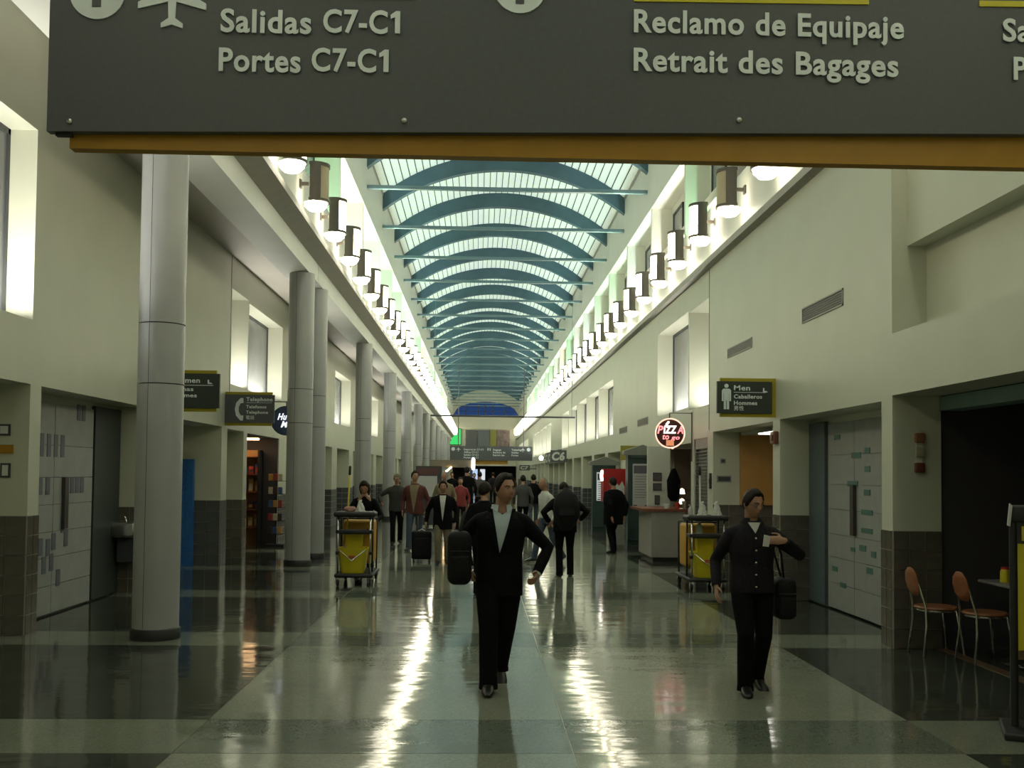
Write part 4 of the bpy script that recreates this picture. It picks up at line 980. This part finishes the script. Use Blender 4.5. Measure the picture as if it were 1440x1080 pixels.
    # ---- top
    tp = P['top']; hem = P.get('hem', .90); j_ = MB(); ew = P.get('bulk', 1.0)*fat
    if fem: prof = [(hem, .165, .115), (.98, .160, .112), (1.08, .140, .100), (1.20, .150, .120), (1.27, .158, .130), (1.34, .165, .108), (1.40, .130, .085), (1.45, .088, .068), (1.488, .066, .058)]
    else: prof = [(hem, .186, .128), (.98, .183, .126), (1.10, .176, .118), (1.22, .190, .128), (1.32, .196, .120), (1.39, .168, .100), (1.44, .115, .080), (1.488, .076, .066)]
    if hem > .97: prof = [p for p in prof if p[0] >= hem or p[0] == hem]
    if P.get('shirtcollar'): prof = prof[:-2]+[(1.440, .102, .076)]
    prof = sorted(set(prof))
    def surf(z):
        for (za, xa, ya), (zb, xb, yb) in zip(prof, prof[1:]):
            if za <= z <= zb: q = (z-za)/(zb-za); return (xa+(xb-xa)*q)*ew, (ya+(yb-ya)*q)*ew
        return prof[-1][1]*ew, prof[-1][2]*ew
    zz = [prof[0][0]+(prof[-1][0]-prof[0][0])*i/16 for i in range(17)]
    j_.rings([ring_e(*L((0, .005, z)).xy, L((0, 0, z)).z, *surf(z)) for z in zz])
    for i, (a, e, w_) in enumerate(arms):
        c = L((a.x*.45, .01, 1.385)); up = Vector((0, 0, .0))
        end = w_+(w_-e).normalized()*P.get('cuff', -.005)
        j_.tube([c, a+up, a.lerp(e, .25), a.lerp(e, .6), e, e.lerp(w_, .4), end], [(.062*ew, .075*ew), .068*ew, .064*ew, .056*ew, .051*ew, .047*ew, .040*ew], n=16, dome=False)
    if P.get('collar', 1):
        pass
    jk = remeshed(j_, P.get('topname', 'jacket'), tp, vx, t, 5, .5)
    def fpt(x, z, off):   # point on the chest front
        rx, ry = surf(z); q = min(.98, abs(x)/rx); y_ = -ry*(1-q**2.4)**(1/2.4)+.005; return L((x, y_-off, z))
    if P.get('vee'):
        mm, z0, z1, w1 = P['vee']; x0 = P.get('veex', 0)
        vb = MB(); n = 14; rows = 14; rs = []
        for i in range(rows+1):
            z = z0+(z1-z0)*i/rows; w_ = max(.004, w1*(i/rows)**.9)
            nt_ = (.046 if P.get('shirtcollar') else 0)*(i/rows)**5
            rs.append([fpt(x0*(1-i/rows)-w_+2*w_*j/n, z-nt_*(1-abs(2*j/n-1)), .010) for j in range(n+1)])
        bk_ = [[p+Vector((0, .03, 0)) for p in r] for r in rs]
        b0 = len(vb.v)
        vb.rings(rs, cap=False, closed=False); vb.rings(bk_, cap=False, closed=False)
        st = vb.build('shirt', mm, t, True)
        if P.get('lapel', 1):
            for s in (-1, 1):
                lb = MB(); rs = []
                for i in range(rows+1):
                    z = z0-.02+(z1-z0+.02)*i/rows; f_ = i/rows; w_ = max(.002, w1*f_**.9)
                    ww = .060*math.sin(PI*min(1, f_*1.0)*.82+.12)+(.018 if .72 < f_ < .84 else 0)
                    xc = x0*(1-f_)
                    r = [fpt(xc+s*(w_-.006), z, .016), fpt(xc+s*(w_+ww*.5), z, .017), fpt(xc+s*(w_+ww), z, .012), fpt(xc+s*(w_+ww), z, .0), fpt(xc+s*(w_-.004), z, .0)]
                    rs.append(r)
                lb.rings(rs); lb.build('lapel', P.get('lapelm', tp), jk, False)
        if P.get('shirtcollar'):
            stand = MB(); rs = []
            for q in range(23):
                a = -PI/2+.62+(2*PI-1.24)*q/22; c = L((0, .010, 0)); ca, sa = math.cos(a), .95*math.sin(a)
                rs.append([c+Vector((r*ca, r*sa, z)) for r, z in ((.076, 1.445), (.072, 1.485), (.067, 1.510), (.062, 1.508), (.064, 1.45))])
            stand.rings(rs); stand.build('collar_stand', P['shirtcollar'], st, True)
            for s in (-1, 1):
                cb = MB(); nn = 9; rs = []
                for j in range(nn):
                    a = -PI/2+s*(.46+(PI-.50)*j/(nn-1))
                    c = L((0, .012, 1.488)); r0, r1 = .068, .082; drop = .045 if j == 0 else (.05 if j == 1 else .03)
                    top = c+Vector((r0*math.cos(a), r0*math.sin(a), .022)); bot = c+Vector((r1*math.cos(a)*1.05, r1*math.sin(a)*1.12-.008*(j < 2), .022-drop-.02*(j < 2)))
                    o_ = Vector((math.cos(a), math.sin(a), 0))*.005
                    rs.append([top, top+o_, bot+o_, bot])
                cb.rings(rs); cb.build('collar', P['shirtcollar'], st, True)
    if P.get('buttons'):
        for i in range(P['buttons']):
            z = 1.34-.105*i; p = fpt(P.get('bx', .0), z, .009); bb = MB(); bb.lathe([(0, -.004), (.009, -.003), (.009, .003), (0, .005)], n=10); o = bb.build('button', chromeM, t, True); o.matrix_local = Matrix.Translation(p) @ Matrix.Rotation(PI/2, 4, 'X')
        pl = MB(); rs = []
        for i in range(15):
            z = hem+.02+(1.42-hem)*i/14; rs.append([fpt(-.018, z, .007), fpt(.018, z, .007), fpt(.018, z, -.01), fpt(-.018, z, -.01)])
        pl.rings(rs); pl.build('placket', tp, jk)
    if P.get('opencollar'):
        for s in (-1, 1):
            cb = MB(); rs = []
            for j in range(9):
                a = -PI/2+s*(.45+(PI-.5)*j/8); c = L((0, .010, 1.478)); o_ = Vector((math.cos(a), math.sin(a), 0))*.006
                top = c+Vector((.072*math.cos(a), .072*math.sin(a), .035)); bot = c+Vector((.10*math.cos(a), .10*math.sin(a), -.012-.045*(j < 2)))
                rs.append([top, top+o_, bot+o_, bot])
            cb.rings(rs); cb.build('collar', tp, jk, True)
    if P.get('belt'):
        MB().rings([ring_e(0, .005, z, .17*fat, .122*fat) for z in (.985, .99, 1.015, 1.02)]).build('belt', blackM, t, True)
    if P.get('cuffs'):
        for (a, e, w_) in arms:
            d = (w_-e).normalized(); MB().tube([w_-d*.02, w_+d*.016], [.037, .036], n=14, dome=False).build('shirt_cuff', P['cuffs'], t, True)
    P['_w'] = [a[2] for a in arms]; P['_sh'] = sh; P['_hc'] = hc
    return t

# the man in the black suit in front
person('man in open black suit and pale blue shirt striding forward, looking sideways', (.17, 8.08, 0), 0.06, dict(
    h=1.70, near=1, top=suitM, trousers=trouM, hem=.76, hipz=.925, ankR=(-.095, -.22, .085), ankL=(.035, .27, .135), heel=(0, .5), toe=(-.12, .10),
    wrR=(-.24, .17, .97), apole=((-.6, .9, 0), (1, .35, 0)), wrL=(.30, -.13, .95), hdL=(-.25, -.75, -.45), hnL=(-.8, .1, .2), curlL=.9, thL=(0, -.2, 1), curlR=1.0,
    yaw=.50, nod=-.03, head=(.018, -.03, 1.635), hair='short', vee=(shirtB, 1.12, 1.478, .088), veex=-.015, shirtcollar=shirtB, bulk=1.05, fat=1.02, sway=.03, cuffs=shirtB, skin=skin2, legw=1.16))
# his shoulder bag
def soft_bag(name, label, cat, loc, sx, sy, sz, m, rz=0, strap=None, straps=(), extra=None):
    t = thing(name, label, cat, loc, rz)
    MB().rbox(-sx/2, sx/2, -sy/2, sy/2, 0, sz, min(sx, sy, sz)*.35, 5).build('body', m, t, True)
    MB().rbox(-sx*.38, sx*.38, -sy/2-.025, -sy/2+.02, sz*.1, sz*.55, .012, 3).build('pocket', m, t, True)
    MB().rbox(-sx*.40, sx*.40, -sy/2-.006, -sy/2+.01, sz*.63, sz*.65, .003, 2).build('zip', blackM, t)
    for pts, r in straps: MB().tube(pts, r, n=8).build('strap', m, t, True)
    return t
soft_bag('shoulder_bag', "black shoulder bag at the suited man's side", 'bag', (-.15, 7.93, .84), .19, .24, .42, bagM, .05, straps=(([(0, -.06, .40), (.02, .0, .50), (.04, .08, .56), (.03, .10, .48), (0, .09, .40)], .014),))

# the man in glasses with a hand raised
person('man with glasses in dark buttoned shirt walking with one forearm raised', (2.20, 7.97, 0), 0.0, dict(
    h=1.60, near=1, top=navyM, topname='shirt_top', trousers=trouM, hem=.86, hipz=.92, ankR=(-.09, -.13, .085), ankL=(.085, .15, .10), heel=(0, .2), toe=(-.15, .2),
    wrR=(-.315, .0, .91), apole=((-.25, 1, 0), (1, .1, -.75)), curlR=.5, wrL=(.235, -.185, 1.325), hdL=(-1, -.10, .05), hnL=(0, .9, -.3), thL=(0, 0, 1), curlL=.55,
    yaw=.42, nod=.16, head=(0, -.04, 1.63), hair='short', hairt=.001, legw=1.08, glasses=1, buttons=5, bx=.0, opencollar=1, vee=(shirtW, 1.385, 1.475, .055), lapel=0, skin=skin2, fat=1.0, bulk=1.04))
t = thing('paper_cup', 'small white folded paper in the raised hand of the man with glasses', 'paper', (2.26, 7.76, 1.21)); MB().prism([(-.03, -.04), (.015, -.045), (.03, .04), (-.02, .05)], 0, .012).build('sheet', whiteM, t); MB().prism([(-.028, -.03), (.0, -.03), (.01, .04), (-.018, .045)], -.006, -.001).build('fold', whiteM, t); t.name = 'folded_paper'
soft_bag('satchel', 'black satchel hanging at the hip of the man with glasses', 'bag', (2.47, 8.03, .57), .17, .26, .33, bagM, 0, straps=(([(0, -.02, .32), (-.03, -.05, .52), (-.10, -.06, .72)], .009), ([(0, .05, .32), (-.05, .10, .55), (-.12, .10, .74)], .009)))

# travellers farther back
person('man in dark jacket and cap walking along the columns, arm bent', (-1.98, 24.1, 0), .1, dict(h=1.66, top=oliveM, trousers=trouM, cap=khakiM, hem=.82, wrR=(-.38, -.22, 1.05), apole=((-1, .2, -.3), (.5, 1, 0)), fat=1.08, ankR=(-.09, -.15, .085), ankL=(.1, .18, .10)))
person('man in maroon open jacket, tan shirt and jeans with a shoulder strap', (-1.42, 22.2, 0), -.15, dict(h=1.74, top=maroonM, trousers=jeanM, hem=.80, vee=(tanM, .86, 1.46, .11), lapel=0, yaw=.5, ankR=(-.09, -.20, .085), ankL=(.1, .22, .11), heel=(0, .3), fat=1.05, hairm=hairM))
person('smiling person in black blazer, white shirt and khaki trousers pulling a suitcase', (-.68, 18.9, 0), .0, dict(h=1.55, top=suitM, trousers=khakiM, hem=.74, vee=(shirtW, .90, 1.46, .075), wrR=(-.36, .10, .88), fat=1.12, ankR=(-.09, -.10, .085), ankL=(.1, .12, .09), skin=skin2, hairt=.008))
t = thing('suitcase', 'upright black wheeled suitcase pulled beside the person in khaki trousers', 'suitcase', (-1.09, 19.25, 0))
MB().rbox(-.19, .19, -.12, .12, .06, .60, .04, 4).build('shell', bagM, t, True); MB().rbox(-.15, .15, -.145, -.11, .12, .48, .02, 3).build('front_pocket', bagM, t, True)
MB().tube([(-.08, .10, .58), (-.08, .12, .88), (.08, .12, .88), (.08, .10, .58)], .010, n=8).build('pull_handle', chromeM, t, True); MB().tube([(-.06, -.02, .60), (0, -.02, .635), (.06, -.02, .60)], .012, n=8).build('carry_handle', whiteM, t, True)
for x in (-.15, .15):
    for y_ in (-.08, .08): MB().lathe([(0, -.015), (.032, -.015), (.032, .015), (0, .015)], n=12).build('wheel', blackM, t, True).matrix_local = Matrix.Translation((x, y_, .032)) @ Matrix.Rotation(PI/2, 4, 'Y')
person('woman with long dark hair in black behind the left cleaning cart', (-1.88, 16.6, 0), .0, dict(h=1.60, fem=1, top=suitM, trousers=trouM, hair='long', lean=.28, nod=.62, wrR=(-.22, -.36, 1.02), wrL=(.22, -.36, 1.02), face=0, skin=skin2))
person('person in black bowed under a large black backpack, walking away', (1.45, 16.75, 0), PI, dict(h=1.62, top=suitM, trousers=trouM, lean=.42, nod=.6, hem=.80, face=0, wrR=(-.30, -.22, 1.02), wrL=(.28, -.20, .98), apole=((-.9, .8, 0), (.9, .8, 0)), ankR=(-.11, -.08, .085), ankL=(.1, .10, .085), fat=1.08, bulk=1.08, hair='short'))
def round_pack(name, label, cat, loc, m, straps):
    t = thing(name, label, cat, loc)
    MB().tube([(0, 0, .02), (0, -.02, .14), (0, -.03, .30), (0, .02, .46), (0, .06, .54)], [(.17, .09), (.215, .135), (.22, .14), (.19, .12), (.10, .07)], n=22, ref=(1, 0, 0)).build('body', m, t, True)
    MB().tube([(0, -.13, .08), (0, -.165, .17), (0, -.15, .27)], [(.11, .02), (.14, .035), (.11, .02)], n=16, ref=(1, 0, 0)).build('pocket', m, t, True)
    for pts, r in straps: MB().tube(pts, r, n=8).build('strap', m, t, True)
round_pack('backpack', 'large black backpack on the bowed traveller', 'bag', (1.45, 16.50, .88), bagM, straps=(([(-.12, .10, .46), (-.13, .22, .44), (-.14, .30, .25)], .018), ([(.12, .10, .46), (.13, .22, .44), (.14, .30, .25)], .018)))
person('balding man in white shirt and dark trousers stepping behind the backpacker', (1.33, 19.4, 0), -1.1, dict(h=1.64, top=shirtW, topname='shirt_top', trousers=jeanM, hair='bald', hairm=hairG, hem=.92, lean=.12, ankR=(-.08, -.28, .09), ankL=(.08, .32, .14), heel=(0, .6), face=0, skin=skin2))
person('person in long black coat standing in profile before the red display', (2.96, 21.9, 0), -2.5, dict(h=1.64, top=suitM, trousers=trouM, hem=.66, face=0, wrR=(-.22, .16, .86), wrL=(.22, .18, .86), apole=((-.6, 1, 0), (.6, 1, 0)), ankR=(-.12, -.10, .085), ankL=(.12, .12, .085), fat=1.22, bulk=1.15, hair='short'))
person('person in dark coat close behind the suited man, mostly hidden', (.08, 14.2, 0), PI, dict(h=1.57, top=suitM, trousers=trouM, hem=.75, fat=1.1, hair='short', hairt=.01, yaw=-.6, face=0))
crowd = [(-.92, 26.5, 'grey haired person in a tan coat far behind the suitcase traveller', tanM, khakiM, hairG, 0, 1.74), (-.42, 34, 'tall person in black in the middle of the far crowd', suitM, trouM, hairM, 1, 1.92),
         (-.55, 29.5, 'person in red coat in the far crowd behind the blazer', redC, trouM, hairM, 0, 1.58), (.02, 38, 'person in dark grey walking away left of the suited man', greyC, trouM, hairM, 1, 1.76),
         (1.28, 29.0, 'person in grey coat just right of the suited man, farther back', greyC, trouM, hairM, 1, 1.66), (1.72, 31.5, 'person in black beside the grey coat, walking away', suitM, jeanM, hairM, 1, 1.68),
         (1.05, 40, 'pale-shirted walker far down the right of the strip', shirtB, trouM, hairM, 1, 1.70), (-1.25, 46, 'dark figure near the far market kiosk', suitM, trouM, hairM, 0, 1.74),
         (-.25, 50, 'small maroon-clad figure deep in the hall', maroonM, trouM, hairM, 0, 1.7), (.75, 54, 'small navy figure deep in the hall', navyM, trouM, hairM, 1, 1.75), (-.62, 60, 'tiny dark olive figure near the end of the hall', oliveM, trouM, hairM, 0, 1.72), (1.5, 47, 'tiny brown-clad figure walking away on the right', maroonM, khakiM, hairM, 1, 1.7)]
for i, (x, y_, lb, tm, tr_, hm, away, h_) in enumerate(crowd):
    person(lb, (x, y_, 0), PI if away else 0, dict(h=h_, top=tm, trousers=tr_, hairm=hm, voxel=.018, face=0, hem=.80, ankR=(-.09, -.18, .085), ankL=(.1, .2, .10), heel=(0, .3)))

# ------------------------------------------------------------------ cleaning carts
def cart(label, X, Y, rz=0):
    t = thing('cleaning_cart', label, 'cart', (X, Y, 0), rz)
    MB().rbox(-.29, .29, 0, 1.05, .13, .19, .025, 3).build('deck', blackM, t, True)
    MB().rbox(-.31, .31, .0, .42, 1.04, 1.12, .03, 3).build('top_tray', blackM, t, True); MB().rbox(-.25, .25, .05, .40, .78, .84, .02, 3).build('middle_shelf', blackM, t, True)
    for x in (-.24, .24): MB().tube([(x, .04, .17), (x, .04, 1.06)], .014, n=8, dome=False).build('post', chromeM, t, True); MB().tube([(x, .40, .17), (x, .40, 1.06)], .014, n=8, dome=False).build('post', blackM, t, True)
    for x in (-.25, .25):
        for z in (.50, .82): MB().rbox(x-.025, x+.025, .015, .065, z-.025, z+.025, .008, 2).build('clamp', blackM, t)
    MB().rbox(-.24, .24, .48, 1.0, .30, .98, .06, 4).build('waste_bag', orgM, t, True); MB().tube([(-.24, .46, 1.0), (.24, .46, 1.0), (.24, 1.0, 1.0), (-.24, 1.0, 1.0), (-.24, .46, 1.0)], .013, n=8).build('bag_rail', blackM, t, True)
    MB().tube([(-.24, 1.0, .17), (-.24, 1.05, .98)], .013, n=8).build('rear_post', blackM, t, True); MB().tube([(.24, 1.0, .17), (.24, 1.05, .98)], .013, n=8).build('rear_post', blackM, t, True)
    for x in (-.24, .24):
        for y_, r in ((.07, .05), (.98, .08)):
            w_ = MB().lathe([(0, -.02), (r*.8, -.02), (r, -.012), (r, .012), (r*.8, .02), (0, .02)], n=18).build('wheel', blackM, t, True); w_.matrix_local = Matrix.Translation((x, y_, r)) @ Matrix.Rotation(PI/2, 4, 'Y')
            MB().box(x-.03, x-.024, y_-.015, y_+.015, r, .14).box(x+.024, x+.03, y_-.015, y_+.015, r, .14).build('caster_fork', chromeM, t)
    return t
def bucket(label, X, Y):
    t = thing('mop_bucket', label, 'bucket', (X, Y, .19))
    def ringb(w_, d_, z, cy=0): return [(w_*math.copysign(abs(math.cos(2*PI*j/24))**.45, math.cos(2*PI*j/24)), cy+d_*math.copysign(abs(math.sin(2*PI*j/24))**.45, math.sin(2*PI*j/24)), z) for j in range(24)]
    MB().rings([ringb(.165, .12, 0), ringb(.18, .135, .03), ringb(.225, .165, .35), ringb(.24, .18, .37), ringb(.24, .18, .385), ringb(.215, .155, .38), ringb(.17, .12, .05)]).build('tub', yplM, t, True)
    MB().rings([ringb(.115, .06, .30, .09), ringb(.13, .07, .42, .09), ringb(.14, .085, .60, .09), ringb(.15, .09, .62, .09), ringb(.13, .075, .62, .09), ringb(.10, .05, .33, .09)]).build('wringer', yplM, t, True)
    MB().tube([(.15, .09, .60), (.20, .09, .62), (.21, .02, .66)], .012, n=8).build('wringer_handle', blackM, t, True)
    MB().box(-.045, .045, -.19, -.160, .235, .275).build('warning_label', mat('label_red', (.42, .10, .02), .5), t); MB().tube([(-.2, -.14, .36), (0, -.19, .20), (.2, -.14, .36)], .007, n=6).build('bail_handle', chromeM, t, True)
    return t
def mop(label, X, Y, z0, lean, L, col):
    t = thing('mop', label, 'mop', (X, Y, z0)); d = Vector(lean)
    MB().tube([(0, 0, 0), d*L], .0125, n=8).build('pole', col, t, True); MB().tube([d*(L-.02), d*(L+.10)], .020, n=8).build('grip', blackM, t, True)
    MB().tube([(0, 0, .06), (0, 0, -.06), (0, .0, -.16)], [.03, .06, .075], n=12).build('strands', mat('mop_cotton', (.45, .43, .36), .9), t, True)
cart('black cleaning cart with yellow bucket, left of the walkway near the columns', -1.87, 15.05); bucket('yellow mop bucket on the left cleaning cart', -1.90, 15.25)
mop('yellow-handled mop standing in the left cart', -2.03, 15.42, .55, (.03, .02, .999), 1.15, yplM)
cart('black cleaning cart with yellow bucket behind the man with glasses', 3.42, 14.75); bucket('yellow mop bucket on the right cleaning cart', 3.42, 14.95)
mop('pale-handled mop standing in the right cart', 3.38, 15.12, .55, (-.01, .0, .999), 1.2, whiteM)
for i, (x, y_, lb) in enumerate(((3.37, 14.95, 'crumpled white paper bag on the right cart tray, left one'), (3.58, 14.92, 'crumpled white paper bag on the right cart tray, right one'), (-1.80, 15.24, 'small pale paper bag on the left cart tray'))):
    t = thing('paper_bag', lb, 'bag', (x, y_, 1.12)); hh = .16 if i < 2 else .13
    rs = []
    for q in range(7):
        f_ = q/6; rs.append([((.075-.045*f_)*math.cos(2*PI*j/14)*(1+.22*math.sin(j*2.3+q*1.7+i)), (.06-.03*f_)*math.sin(2*PI*j/14)*(1+.2*math.sin(j*1.9+q)), hh*f_) for j in range(14)])
    MB().rings(rs).build('bag', whiteM, t); MB().tube([(-.02, 0, hh-.005), (.0, .01, hh+.03), (.015, 0, hh+.045)], [.02, .025, .008], n=7).build('twisted_neck', whiteM, t)
t = thing('spray_bottle', 'clear spray bottle on the left end of the right cart tray', 'bottle', (3.19, 14.95, 1.12)); MB().lathe([(0, 0), (.035, 0), (.035, .09), (.014, .12), (.014, .14), (0, .14)], n=14).build('body', mat('clear_plastic', (.45, .46, .45), .25), t, True); MB().box(-.035, .015, -.01, .01, .14, .165).build('trigger', chromeM, t)
t = thing('cleaning_bottle', 'greenish bottle on the right cart middle shelf', 'bottle', (3.33, 14.98, .84)); MB().lathe([(0, 0), (.05, 0), (.05, .12), (.018, .15), (.018, .17), (0, .17)], n=14).build('body', mat('pale_green_plastic', (.30, .36, .26), .4), t, True); MB().lathe([(0, .17), (.02, .17), (.02, .185), (0, .185)], n=10).build('cap', whiteM, t)
t = thing('glove_box', 'pinkish rag roll on the left cart tray', 'rag', (-1.95, 15.2, 1.12)); t.name = 'rag_roll'; MB().tube([(-.06, 0, .04), (.06, 0, .04)], [.04, .038], n=12).build('roll', mat('pink_rag', (.45, .25, .20), .9), t, True); MB().rbox(-.03, .04, -.05, -.02, 0, .03, .01, 2).build('loose_end', MATS['pink_rag'], t)

# ------------------------------------------------------------------ snack tables by the dark shop, right
seatM = mat('rust_seat', (.28, .10, .04), .5, var=.15, scale=20)
def chair(label, X, Y, rz):
    t = thing('cafe_chair', label, 'chair', (X, Y, 0), rz, 'cafe chairs by the dark shop')
    MB().lathe([(0, .445), (.185, .445), (.20, .458), (.19, .475), (0, .482)], n=26).build('seat', seatM, t, True)
    f_ = MB(); f_.lathe([(.17, .43), (.185, .43), (.185, .446), (.17, .446), (.17, .43)], n=22); f_.build('seat_ring', chromeM, t, True)
    for sx, sy in ((1, 1), (1, -1), (-1, 1), (-1, -1)):
        if sx > 0: MB().tube([(.14, .13*sy, .44), (.17, .15*sy, .25), (.20, .17*sy, 0.01)], .011, n=8).build('leg', chromeM, t, True)
        else: MB().tube([(-.20, .16*sy, 0.01), (-.165, .14*sy, .30), (-.165, .13*sy, .47), (-.21, .10*sy, .66), (-.235, .085*sy, .74)], .011, n=8).build('leg', chromeM, t, True)
    rs = []
    MB().tube([(-.20, 0, .58), (-.225, 0, .64), (-.24, 0, .72), (-.25, 0, .79), (-.255, 0, .84)], [(.012, .07), (.014, .115), (.014, .13), (.013, .11), (.010, .055)], n=18, ref=(1, 0, 0)).build('backrest', seatM, t, True)
    return t
chair('rust-red cafe chair with round back against the tiled pier', 4.46, 9.62, 0.05); chair('rust-red cafe chair nearer the camera beside the steel table', 4.74, 9.22, .1)
t = thing('cafe_table', 'small steel-edged table by the dark shop behind the yellow sign', 'table', (5.12, 9.15, 0))
MB().rbox(-.32, .32, -.32, .32, .72, .75, .012, 2).build('table_top', mat('table_grey', (.20, .19, .18), .35), t, True); MB().tube([(0, 0, .02), (0, 0, .72)], .03, n=12, dome=False).build('leg', chromeM, t, True); MB().lathe([(0, 0), (.24, 0), (.22, .02), (.04, .035), (0, .035)], n=22).build('base', chromeM, t, True)
MB().box(-.33, .33, -.335, -.315, .715, .752).build('edge_band', chromeM, t)
for i, (x, y_, r, h_, mm, lb) in enumerate(((4.93, 9.2, .045, .12, yplM, 'yellow jar on the cafe table'), (5.06, 9.22, .035, .10, mat('pink_pack', (.40, .18, .14), .5), 'pinkish packet on the cafe table'), (5.16, 9.15, .03, .09, whiteM, 'pale shaker on the cafe table'))):
    t = thing(('jar', 'packet', 'shaker')[i], lb, ('jar', 'packet', 'shaker')[i], (x, y_, .75)); MB().lathe([(0, 0), (r, 0), (r, h_*.8), (r*.8, h_), (0, h_)], n=14).build('body', mm, t, True); MB().lathe([(0, h_), (r*.82, h_), (r*.82, h_+.02), (0, h_+.02)], n=14).build('lid', frameD if i else redM, t, True)

# ------------------------------------------------------------------ yellow price sign at the right edge
t = thing('floor_sign', 'tall black-framed floor sign with yellow panel cut by the right edge', 'sign', (3.98, 6.52, 0), -.42)
MB().tube([(-.38, 0, .03), (-.38, 0, 1.50)], .026, n=10, dome=False).build('post', blackM, t, True); MB().tube([(.38, 0, .03), (.38, 0, 1.50)], .026, n=10, dome=False).build('post', blackM, t, True)
MB().rbox(-.46, .46, -.24, .24, 0, .05, .015, 3).build('foot', blackM, t, True)
pl = MB().box(-.355, .355, -.02, .02, .50, 1.42).build('panel', mat('sign_panel_yellow', (.56, .47, .02), .5), t)
MB().box(-.36, .36, -.024, .024, 1.28, 1.42).build('header', blackM, t); MB().rbox(-.40, .40, -.035, .035, 1.42, 1.54, .02, 3).build('top_cap', blackM, t, True)
MB().prism([(-.415, 1.40), (-.40, 1.395), (-.385, 1.535), (-.40, 1.55)], -.045, .045).build('cap_edge', mat('pale_edge', (.55, .55, .54), .4), t)
text('PR', -.33, 1.305, pl, mat('yellow_letter', (.5, .42, .03), .5), y=-.028, width=.15, height=.09, bold=.04)
text('O', -.27, 1.0, pl, blackM, y=-.024, width=.15, height=.17, bold=.06); text('S', -.2, .93, pl, blackM, y=-.024, height=.035); text('C', -.25, .68, pl, blackM, y=-.024, width=.16, height=.17, bold=.06)
MB().prism([(-.355, .50), (.355, .50), (.355, .62), (.1, .66), (-.1, .60), (-.355, .56)], -.026, -.02).build('printed_band', mat('print_brown', (.10, .06, .03), .5), pl)
